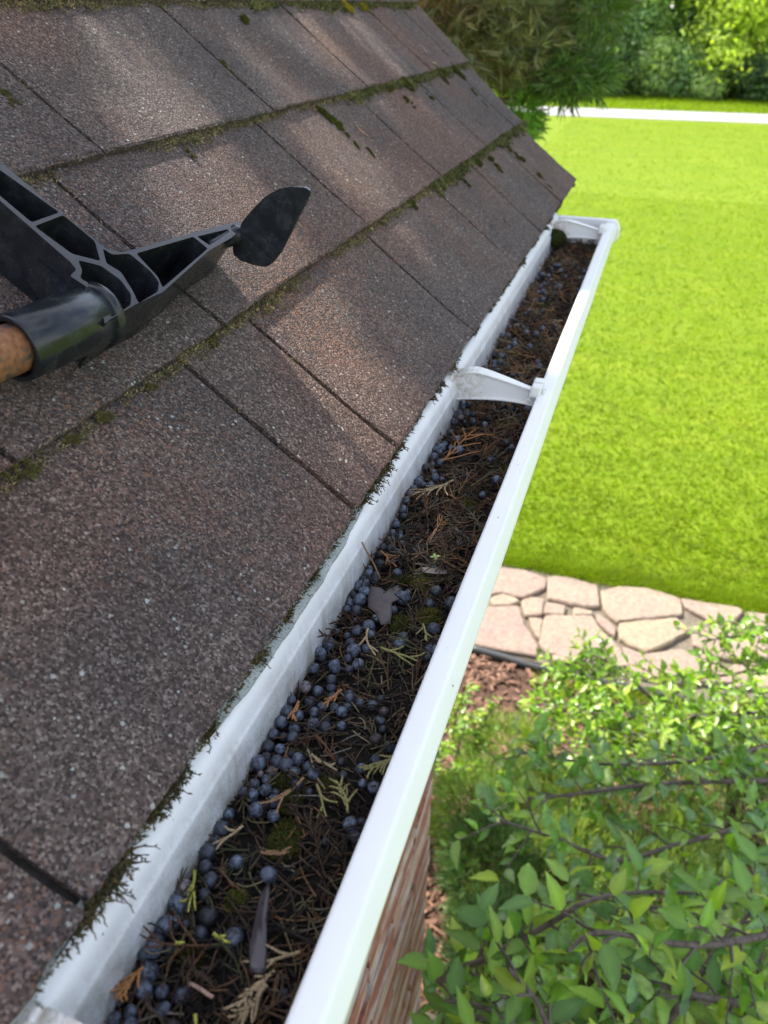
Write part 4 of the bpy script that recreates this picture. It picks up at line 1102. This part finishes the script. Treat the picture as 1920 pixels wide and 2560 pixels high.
# ------------------------------------------------------------------ leafy shrubs below the eave
def leaf_mesh(k, serr=True):
    """ovate toothed leaf, folded on the midrib, tip drooping; unit length along +X"""
    r2 = random.Random(k)
    n = 7; wmax = r2.uniform(.18, .28); fold = r2.uniform(.15, .55); droop = r2.uniform(.05, .42)
    mid, le, ri = [], [], []
    for i in range(n + 1):
        s = i / n
        w = wmax * (math.sin(math.pi * min(1, s * 1.02) ** .78) ** .85) if 0 < s < 1 else 0
        if serr and 0 < i < n: w *= 1 + (.07 if i % 2 else -.04)
        z = -droop * s * s + .02 * math.sin(s * 9 + k)
        mid.append((s, .01 * math.sin(5 * s + k), z)); le.append((s - .02, w, z + fold * w + .012 * math.sin(7 * s))); ri.append((s - .02, -w, z + fold * w - .012 * math.sin(6 * s + k)))
    V = mid + le[1:-1] + ri[1:-1]
    m = n + 1; F = []
    L = lambda i: m + i - 1
    Rr = lambda i: m + (n - 1) + i - 1
    F += [(0, 1, L(1)), (0, Rr(1), 1), (n, L(n - 1), n - 1), (n, n - 1, Rr(n - 1))]
    for i in range(1, n - 1):
        F += [(i, i + 1, L(i + 1)), (i, L(i + 1), L(i)), (i, Rr(i + 1), i + 1), (i, Rr(i), Rr(i + 1))]
    return np.array(V), np.array(F)
LEAVES = [leaf_mesh(k) for k in range(6)]

def leaf_rot(d, up, roll):
    d = d / np.linalg.norm(d); s = np.cross(up, d); s /= (np.linalg.norm(s) + 1e-9); u = np.cross(d, s)
    c, q = math.cos(roll), math.sin(roll)
    return np.stack([d, c * s + q * u, -q * s + c * u], 1)

def shrub(name, label, base, limbs, limb_r, leaf_len, spacing, twig_len, nleaf, pal, n_ind=150, hang=.0, group=None):
    root = tag(empty(name, (base[0], base[1], 0)), label, 'shrub', group)
    leaves = []
    for L in limbs:
        P = smoothpath(L, 7)
        r = np.linspace(limb_r, limb_r * .35, len(P))
        V, F = tube(P, r, 7)
        link('branch', mesh('branch', V, F, True), M['bark'], root)
        # connect the thick end to the base
        B = smoothpath([(base[0], base[1], 0), (base[0] * .8 + P[0][0] * .2 + rng.normal(0, .05), base[1] * .7 + P[0][1] * .3, P[0][2] * .55), P[0]], 6)
        V, F = tube(B, np.linspace(limb_r * 1.5, limb_r, len(B)), 7)
        link('stem', mesh('stem', V, F, True), M['bark'], root)
        seg = np.linalg.norm(np.diff(P, axis=0), axis=1); cum = np.concatenate([[0], np.cumsum(seg)])
        s = 0.02; side = 1
        tw = Acc()
        while s < cum[-1]:
            i = min(np.searchsorted(cum, s), len(P) - 1)
            p = P[i]; d = P[i] - P[i - 1] if i else P[1] - P[0]; d = d / np.linalg.norm(d)
            lat = np.cross(d, (0, 0, 1)); lat /= np.linalg.norm(lat); side = -side
            td = d * rng.uniform(.2, .9) + lat * side * rng.uniform(.2, 1.0) + np.array([0, 0, rng.uniform(-.35 - hang, .75)]); td /= np.linalg.norm(td)
            tl = twig_len * rng.uniform(.5, 1.2)
            Q = np.array([p + td * tl * f + np.array([0, 0, -.15 * tl * f * f]) + rng.normal(0, .003, 3) * (f > 0) for f in np.linspace(0, 1, 5)])
            Q = smoothpath(Q, 3)
            V, F = tube(Q, np.linspace(.0034, .0014, len(Q)), 5); tw.add(V, F)
            for k in range(nleaf):
                f = (k + 1) / nleaf; q = Q[int(f * (len(Q) - 1))]
                a = k * 2.4 + rng.uniform(-.4, .4)
                o = np.cross(td, (.1, .2, 1)); o /= np.linalg.norm(o); o2 = np.cross(td, o)
                ld = td * rng.uniform(.35, .9) + (o * math.cos(a) + o2 * math.sin(a)) * .9 + np.array([0, 0, .15])
                leaves.append((q, ld, leaf_len * rng.uniform(.42, 1.22), rng.normal(0, .5)))
            s += spacing * rng.uniform(.6, 1.4)
        link('twigs', tw.mesh('twigs', True), M['bark'], root)['kind'] = 'stuff'
    pal = np.array(pal)
    # the leaves that show largest are objects of their own
    eye = np.array([0, 0, CAM_H])
    order = sorted(range(len(leaves)), key=lambda i: -leaves[i][2] / np.linalg.norm(leaves[i][0] - eye) - .01 * (leaves[i][0][2]))
    ind = set(order[:n_ind])
    rib = np.array([1.35] * 8 + [.92] * 12)[:, None]
    variants = [mesh('leaf', V, F, False, pal[k % len(pal)][None] * rib) for k, (V, F) in enumerate(LEAVES * 2)]
    acc = Acc()
    for i, (q, d, l, roll) in enumerate(leaves):
        Rm = leaf_rot(np.asarray(d), np.array([.1, .0, 1.0]), roll)
        if i in ind:
            o = link('leaf', variants[rng.integers(len(variants))], M['leaf'], root)
            mt = Matrix.Identity(4)
            for a in range(3):
                for b in range(3): mt[a][b] = Rm[a, b] * l
            mt.translation = Vector(q)
            o.matrix_parent_inverse = Matrix.Identity(4)
            o.matrix_basis = root.matrix_basis.inverted() @ mt
        else:
            V, F = LEAVES[rng.integers(6)]
            acc.add((V * l) @ Rm.T + q, F, pal[rng.integers(len(pal))][None] * rib * rng.uniform(.7, 1.25))
    if acc.n:
        link('foliage', acc.mesh('foliage'), M['leaf'], root)['kind'] = 'stuff'
    return root

LIMBS=[[(0.879,1.754,1.009),(0.584,1.552,1.133),(0.349,1.378,1.178),(0.193,1.27,1.19),(0.048,1.219,1.278),(-0.098,1.166,1.363)],[(0.284,0.819,1.315),(0.349,0.935,1.359),(0.413,1.041,1.39),(0.574,1.289,1.306)],[(-0.163,0.844,1.204),(-0.053,0.883,1.297),(0.062,0.937,1.411),(0.126,0.983,1.445),(0.265,1.069,1.411),(0.558,1.246,1.251)],[(0.619,1.182,1.311),(0.392,0.94,1.528),(0.276,0.869,1.573),(0.129,0.804,1.641),(0.079,0.74,1.664)],[(0.539,0.941,1.367),(0.363,0.839,1.488),(0.218,0.812,1.518),(0.111,0.788,1.536)],[(0.25,0.717,1.366),(0.092,0.658,1.539),(0.042,0.68,1.596),(-0.012,0.704,1.62)],[(0.738,1.877,0.981),(0.313,1.659,1.055),(0.034,1.477,1.111),(-0.105,1.424,1.101)],[(0.201,0.723,1.217),(-0.012,0.721,1.409),(-0.117,0.703,1.434)],[(0.776,2.104,0.925),(0.431,1.81,1.033),(0.135,1.668,1.064),(-0.067,1.587,1.135)]]
BACK=[[(1.003,2.885,0.668),(0.593,2.622,0.669),(0.28,2.507,0.655),(-0.039,2.447,0.632)],[(0.976,2.61,0.648),(0.583,2.377,0.684),(0.213,2.252,0.684),(-0.094,2.25,0.648)],[(0.937,2.37,0.686),(0.636,2.173,0.729),(0.358,2.088,0.741)],[(0.897,2.93,0.782),(0.662,2.821,0.739),(0.519,2.762,0.725)],[(0.218,2.581,0.61),(0.076,2.573,0.668),(0.025,2.431,0.669)]]
BACK += [[tuple(np.array(q) + d) for q in L] for L, d in ((BACK[0], np.array([.12, -.13, -.10])), (BACK[1], np.array([.1, .12, -.12])), (BACK[1], np.array([.25, -.1, .06])), (BACK[2], np.array([.05, .14, .05])), (BACK[2], np.array([-.28, -.05, -.06])))]
LIMBS += [[(.25, .95, .95), (.05, .88, 1.08), (-.1, .82, 1.12), (-.17, .80, 1.08)], [(.35, .66, 1.15), (.12, .62, 1.28), (-.04, .61, 1.33), (-.12, .63, 1.33)], [(.62, 1.02, 1.2), (.45, .80, 1.42), (.33, .72, 1.50), (.22, .70, 1.52)], [(.7, 1.5, 1.0), (.5, 1.25, 1.2), (.3, 1.12, 1.28), (.1, 1.08, 1.3)]]
DARKG = [(.135, .250, .040), (.165, .285, .040), (.100, .205, .048), (.200, .315, .038), (.115, .225, .050), (.25, .33, .034)]
LITEG = [(.150, .270, .022), (.185, .300, .022), (.125, .235, .022), (.21, .31, .030), (.16, .26, .035), (.24, .31, .03)]
shrub('leafy_shrub', 'large shrub with toothed dark green leaves filling the corner below the gutter', (1.15, 1.55), LIMBS, .0085, .064, .042, .13, 6, DARKG, 220, .1)
shrub('leafy_shrub', 'sunlit bright green shrub spilling over the stone path edge', (.75, 2.35), BACK, .007, .052, .021, .14, 8, LITEG, 75, .1)
sm_l = [[(-.47, 2.42, .10), (-.46, 2.40, .30), (-.43, 2.36, .48)], [(-.42, 2.30, .08), (-.41, 2.27, .30), (-.37, 2.22, .50)], [(-.36, 2.28, .08), (-.33, 2.32, .3), (-.30, 2.36, .45)], [(-.40, 2.18, .08), (-.37, 2.10, .3), (-.33, 2.04, .42)], [(-.5, 2.22, .05), (-.5, 2.12, .25), (-.46, 2.06, .45)], [(-.30, 2.14, .05), (-.24, 2.12, .25), (-.18, 2.10, .40)]]
shrub('small_shrub', 'small light green shrub beside the mulch just right of the gutter', (-.40, 2.24), sm_l, .005, .038, .022, .07, 7, LITEG, 60)

# ------------------------------------------------------------------ juniper foliage
def sprays(C, D, ln, wid, k, col, var=.35, spread=.55):
    """fans of k thin blades at C pointing along D"""
    n = len(C); V = []; Cc = []
    D = D / np.linalg.norm(D, axis=1, keepdims=True)
    A = np.cross(D, rng.normal(0, 1, (n, 3))); A /= np.linalg.norm(A, axis=1, keepdims=True)
    cb = np.asarray(col)[None] * rng.uniform(1 - var, 1 + var, (n, 1)) * np.stack([rng.uniform(.85, 1.2, n), np.ones(n), rng.uniform(.7, 1.2, n)], 1)
    for j in range(k):
        a = (j - (k - 1) / 2) * spread * 2 / max(1, k - 1) if k > 1 else 0
        d = D * math.cos(a) + A * math.sin(a) + rng.normal(0, .18, (n, 3)); d /= np.linalg.norm(d, axis=1, keepdims=True)
        s = np.cross(d, rng.normal(0, 1, (n, 3))); s /= np.linalg.norm(s, axis=1, keepdims=True)
        L = ln * rng.uniform(.6, 1.2, (n, 1))
        base = C + D * L * .25 * (j % 3)
        mid = base + d * L * .45
        V.append(np.stack([base, mid - s * wid, base + d * L, mid + s * wid], 1)); Cc.append(np.repeat(cb[:, None], 4, 1))
    V = np.stack(V, 1).reshape(-1, 3); Cc = np.stack(Cc, 1).reshape(-1, 3)
    q = np.arange(len(V)).reshape(-1, 4)
    return V, np.concatenate([q[:, [0, 1, 2]], q[:, [0, 2, 3]]]), Cc

def blob(c, r, n, shell=.35):
    d = rng.normal(0, 1, (n, 3)); d /= np.linalg.norm(d, axis=1, keepdims=True)
    rad = (shell + (1 - shell) * rng.random((n, 1))) ** .5
    return np.asarray(c) + d * rad * np.asarray(r), d

# low juniper shrub by the wall; sun gleam and deep shade painted into tuft colours
root = tag(empty('juniper_shrub', (-.12, 1.85, 0)), 'feathery low juniper shrub beside the brick wall', 'shrub')
acc = Acc()
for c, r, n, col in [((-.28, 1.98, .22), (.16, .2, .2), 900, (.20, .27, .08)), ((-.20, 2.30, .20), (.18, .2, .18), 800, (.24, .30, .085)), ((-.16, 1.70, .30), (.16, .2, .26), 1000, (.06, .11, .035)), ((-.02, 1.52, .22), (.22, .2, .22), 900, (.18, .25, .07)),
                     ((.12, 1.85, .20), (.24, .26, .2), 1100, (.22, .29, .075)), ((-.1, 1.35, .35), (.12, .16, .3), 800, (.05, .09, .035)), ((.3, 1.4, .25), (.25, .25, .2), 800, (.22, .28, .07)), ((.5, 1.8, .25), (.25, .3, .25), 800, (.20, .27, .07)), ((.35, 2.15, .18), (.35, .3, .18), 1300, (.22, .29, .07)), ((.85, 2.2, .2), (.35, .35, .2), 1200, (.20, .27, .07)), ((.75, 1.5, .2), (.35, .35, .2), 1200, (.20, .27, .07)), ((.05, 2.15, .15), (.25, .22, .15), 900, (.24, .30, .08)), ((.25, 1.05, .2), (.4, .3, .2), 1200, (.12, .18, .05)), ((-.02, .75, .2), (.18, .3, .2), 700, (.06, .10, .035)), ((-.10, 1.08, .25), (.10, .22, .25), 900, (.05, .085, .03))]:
    C, d = blob(c, r, n); V, F, Cc = sprays(C, d + np.array([0, 0, .5]), .050, .0022, 7, col)
    acc.add(V, F, Cc)
link('foliage', acc.mesh('foliage'), M['juniper'], root)['kind'] = 'stuff'
for c in [(-.28, 1.98, .3), (-.2, 2.3, .28), (-.16, 1.7, .4), (.0, 1.52, .3), (.12, 1.85, .3), (.3, 1.4, .3), (.5, 1.8, .3)]:
    V, F = tube(smoothpath([(-.05, 1.8, 0), (-.05 + (c[0] + .05) * .5, 1.8 + (c[1] - 1.8) * .5, .16), c], 5), np.linspace(.012, .003, 11), 6)
    link('stem', mesh('stem', V, F, True), M['jbark'], root)

# juniper tree beyond the gable end; its crown shades the roof and leaves gaps for sun flecks
tree = tag(empty('juniper_tree', (-1.75, 2.75, 0)), 'dense dark juniper tree overhanging the far end of the roof', 'tree')
V, F = tube(smoothpath([(-1.75, 2.75, -.1), (-1.72, 2.7, 1.5), (-1.8, 2.6, 3.2), (-1.95, 2.45, 5.0), (-2.0, 2.4, 6.6), (-2.0, 2.4, 7.6)], 8), np.linspace(.16, .02, 41), 12)
link('trunk', mesh('trunk', V, F, True), M['jbark'], tree)
for e in [(-.30, 2.5, 2.86), (-.50, 2.5, 2.95), (-.40, 2.45, 2.78), (-.6, 2.5, 3.2), (-1.9, 1.1, 5.2), (-2.6, 1.6, 5.6), (-1.2, 1.8, 5.0), (-2.9, 3.2, 4.8), (-1.4, 3.5, 5.2), (-2.2, 1.6, 4.4)]:
    z0 = max(1.8, e[2] - .5)
    V, F = tube(smoothpath([(-1.78, 2.6, z0), ((-1.78 + e[0]) / 2, (2.6 + e[1]) / 2, (z0 + e[2]) / 2 + .12), e], 8), np.linspace(.05, .008, 17), 8)
    link('branch', mesh('branch', V, F, True), M['jbark'], tree)
GAPS = [(.345, .640, .020), (.322, .645, .024), (.300, .636, .026), (.262, .583, .024), (.245, .577, .026), (.226, .568, .026), (.205, .575, .024), (.180, .580, .024), (.165, .560, .022), (.160, .528, .022), (.150, .545, .020),
        (.378, .880, .016), (.355, .862, .020), (.330, .848, .020), (.345, .925, .018), (.325, .948, .016), (.398, 1.03, .018), (.370, 1.038, .018), (.345, 1.06, .015), (.392, 1.21, .022), (.36, 1.23, .016),
        (.236, .79, .016), (.210, .81, .018), (.188, .826, .016), (.200, .94, .014), (.120, .524, .006), (.096, .520, .004), (.015, .425, .006), (.19, .50, .016)]
GP = [(rf(t, y, .005), r) for t, y, r in GAPS] + [(np.array([-.062, yy, 2.711]), rr) for yy, rr in ((.90, .028), (.86, .026), (.82, .02), (.745, .016), (.70, .014))]
acc = Acc()
def add_crown(c, r, n, ln, wid, k, col, shell=.1):
    C, d = blob(c, r, n, shell)
    V, F, Cc = sprays(C, d * np.array([1, 1, .6]) + rng.normal(0, .4, (n, 3)), ln, wid, k, col)
    # light gaps
    cen = V.reshape(n, k * 4, 3).mean(1); keep = np.ones(n, bool)
    for p, rr in GP:
        w = cen - p; s = w @ SUN; dist = np.linalg.norm(w - s[:, None] * SUN[None], axis=1)
        keep &= dist > rr * 1.2 + ln * .42
    if not keep.all():
        V = V.reshape(n, -1, 3)[keep].reshape(-1, 3); Cc = Cc.reshape(n, -1, 3)[keep].reshape(-1, 3)
        q = np.arange(len(V)).reshape(-1, 4); F = np.concatenate([q[:, [0, 1, 2]], q[:, [0, 2, 3]]])
    acc.add(V, F, Cc)
JG = (.055, .075, .026); JV = (.17, .175, .075)
add_crown((-1.95, 2.35, 5.4), (1.35, 1.30, 1.9), 15000, .085, .010, 5, JG)
add_crown((-1.85, 1.25, 5.0), (1.10, 1.00, .75), 11000, .080, .010, 5, JG)
add_crown((-2.15, 1.75, 4.45), (1.0, .9, .7), 6000, .080, .010, 5, JG)
add_crown((-.62, 2.5, 3.12), (.36, .34, .34), 1500, .060, .0026, 7, JV)
add_crown((-.78, 2.4, 2.92), (.30, .30, .20), 1000, .060, .0026, 7, (.20, .165, .085))
add_crown((-.50, 2.5, 2.90), (.22, .24, .11), 700, .055, .0024, 7, JV)
add_crown((-.62, 2.45, 3.00), (.12, .14, .06), 220, .055, .0030, 6, (.36, .22, .12))
add_crown((-.29, 2.5, 2.83), (.11, .14, .055), 420, .045, .0024, 7, (.085, .15, .035))
add_crown((-.24, 2.5, 3.02), (.08, .12, .12), 300, .045, .0024, 7, (.095, .15, .035))
add_crown((-.40, 2.42, 2.73), (.035, .06, .075), 230, .036, .0022, 7, (.13, .26, .035))
link('crown', acc.mesh('crown'), M['juniper'], tree)['kind'] = 'stuff'

# ------------------------------------------------------------------ trees and bushes along the far side of the drive
def leafy_tree(name, label, base, hgt, rad, low, n, leaf, pal, trunk_r=.12, nblob=16, group='trees across the drive', cat='tree'):
    base = (base[0], base[1] + 1.4); root = tag(empty(name, (base[0], base[1], 0)), label, cat, group)
    V, F = tube(smoothpath([(base[0], base[1], -.1), (base[0] + rng.normal(0, .1), base[1], hgt * .35), (base[0] + rng.normal(0, .2), base[1], hgt * .85)], 6), np.linspace(trunk_r, trunk_r * .25, 13), 8)
    link('trunk', mesh('trunk', V, F, True), M['bark'], root)
    acc = Acc(); pal = np.array(pal)
    for b in range(nblob):
        f = (b + .5) / nblob; z = low + (hgt - low) * f
        rr = rad * (1 - .55 * abs(2 * f - .8)) ; a = b * 2.4 + rng.uniform(-.5, .5); q = rr * rng.uniform(.25, .8)
        c = np.array([base[0] + q * math.cos(a), base[1] + q * math.sin(a), z]); br = rad * rng.uniform(.32, .55)
        Vb, Fb = tube(np.array([(base[0], base[1], z - .3), (base[0] * .5 + c[0] * .5, base[1] * .5 + c[1] * .5, z - .1), c]), np.array([trunk_r * .4, trunk_r * .25, .01]), 5)
        link('branch', mesh('branch', Vb, Fb, True), M['bark'], root)
        m = n // nblob; d = rng.normal(0, 1, (m, 3)); C = c + d * np.array([.5, .5, .4]) * br; C[:, 2] = np.maximum(C[:, 2], .03)
        nn = d + rng.normal(0, .5, (m, 3)) + np.array([0, 0, .5]); nn /= np.linalg.norm(nn, axis=1, keepdims=True)
        u = np.cross(nn, rng.normal(0, 1, (m, 3))); u /= np.linalg.norm(u, axis=1, keepdims=True); v = np.cross(nn, u)
        s = leaf * rng.uniform(.6, 1.3, (m, 1))
        V = np.stack([C - u * s, C - v * s * .55, C + u * s, C + v * s * .55], 1).reshape(-1, 3)
        qd = np.arange(4 * m).reshape(-1, 4)
        col = pal[rng.integers(len(pal), size=m)] * rng.uniform(.75, 1.25, (m, 1)) * rng.uniform(.95, 1.25)
        acc.add(V, np.concatenate([qd[:, [0, 1, 2]], qd[:, [0, 2, 3]]]), np.repeat(col, 4, 0))
    link('crown', acc.mesh('crown'), M['tree_leaf'], root)['kind'] = 'stuff'
YG = [(.34, .40, .06), (.40, .44, .06), (.30, .36, .06)]; MG = [(.18, .26, .11), (.21, .29, .12), (.155, .235, .105)]; DG = [(.06, .10, .035), (.075, .12, .04), (.055, .09, .04)]; PG = [(.22, .28, .10), (.25, .31, .11), (.18, .25, .09)]  # MG paled and greyed to put haze into the leaf colour
leafy_tree('deciduous_tree', 'sunlit yellow green tree at the right end of the tree line', (1.9, 35.0), 7.5, 2.7, .8, 15000, .10, YG, .16, 22)
leafy_tree('deciduous_tree', 'yellow green tree standing behind the brightest one', (5.6, 38.0), 9.0, 3.4, 1.0, 8000, .15, YG, .16, 22)
leafy_tree('deciduous_tree', 'hazy mid green tree left of the brightest tree', (-3.6, 37.0), 8.0, 2.8, .8, 14000, .09, MG, .14, 20)
leafy_tree('deciduous_tree', 'pale green slender tree between the hazy and the brightest tree', (-1.5, 36.0), 6.5, 1.4, .5, 5500, .10, PG, .1, 16)
leafy_tree('deciduous_tree', 'dark green tree behind the juniper overhang', (-7.5, 37.5), 8.5, 3.2, .7, 8000, .13, DG + MG, .16, 20)
leafy_tree('deciduous_tree', 'tall dark tree hidden behind the roof slope', (-12.5, 38.0), 9.0, 3.6, .7, 7000, .14, DG + MG, .16, 20)
leafy_tree('bush', 'dark rounded bush at the foot of the hazy tree', (-3.0, 34.0), 1.9, 1.5, .3, 5000, .09, DG, .05, 12, 'bushes across the drive', 'bush')
leafy_tree('bush', 'dark bush peeking out under the juniper overhang', (-5.6, 34.4), 2.2, 1.6, .3, 5000, .09, DG, .05, 12, 'bushes across the drive', 'bush')
leafy_tree('bush', 'pale green bush between the dark bush and the brightest tree', (-1.0, 34.0), 1.8, 1.1, .3, 4500, .085, PG, .05, 12, 'bushes across the drive', 'bush')
leafy_tree('bush', 'dark bush in the shade at the right edge of the tree line', (2.6, 33.9), 1.2, 1.4, .3, 4500, .085, DG, .05, 12, 'bushes across the drive', 'bush')
leafy_tree('bush', 'small pale bush at the foot of the brightest tree', (1.0, 33.3), .7, .7, .15, 2500, .07, PG, .04, 8, 'bushes across the drive', 'bush')
for (bx, by, bh, br, bp, lb) in ((-.2, 34.2, 1.5, 1.2, MG, 'mid green bush below the pale slender tree'), (.9, 34.6, 2.2, 1.3, PG, 'pale bush rising left of the brightest trunk'), (-2.0, 35.0, 2.8, 1.5, MG, 'broad mid green bush between the hazy and pale trees'),
                             (3.6, 34.6, 2.0, 1.4, MG, 'mid green bush at the far right edge of the drive'), (-4.4, 34.8, 2.8, 1.6, MG, 'mid green bush left of the dark rounded bush'), (1.6, 36.5, 3.4, 1.8, DG, 'dark bush deep behind the brightest tree')):
    leafy_tree('bush', lb, (bx, by), bh, br, .25, 5000, .085, bp, .05, 14, 'bushes across the drive', 'bush')
# the wood behind reads as one mass
acc = Acc()
n = 42000
C = np.stack([rng.uniform(-26, 26, n), rng.uniform(41, 52, n), rng.uniform(.1, 1, n) ** 1.1 * 13], 1)
nn = rng.normal(0, 1, (n, 3)); nn[:, 1] -= 1.0; nn /= np.linalg.norm(nn, axis=1, keepdims=True)
u = np.cross(nn, rng.normal(0, 1, (n, 3))); u /= np.linalg.norm(u, axis=1, keepdims=True); v = np.cross(nn, u); s = rng.uniform(.16, .36, (n, 1))
V = np.stack([C - u * s, C - v * s * .7, C + u * s, C + v * s * .7], 1).reshape(-1, 3); qd = np.arange(4 * n).reshape(-1, 4)
col = np.array(DG + MG + PG)[rng.integers(9, size=n)] * rng.uniform(.6, 1.2, (n, 1))
acc.add(V, np.concatenate([qd[:, [0, 1, 2]], qd[:, [0, 2, 3]]]), np.repeat(col, 4, 0))
tag(link('far_wood', acc.mesh('far_wood'), M['tree_leaf']), 'far green wood closing the view behind the tree line', 'wood', kind='stuff')
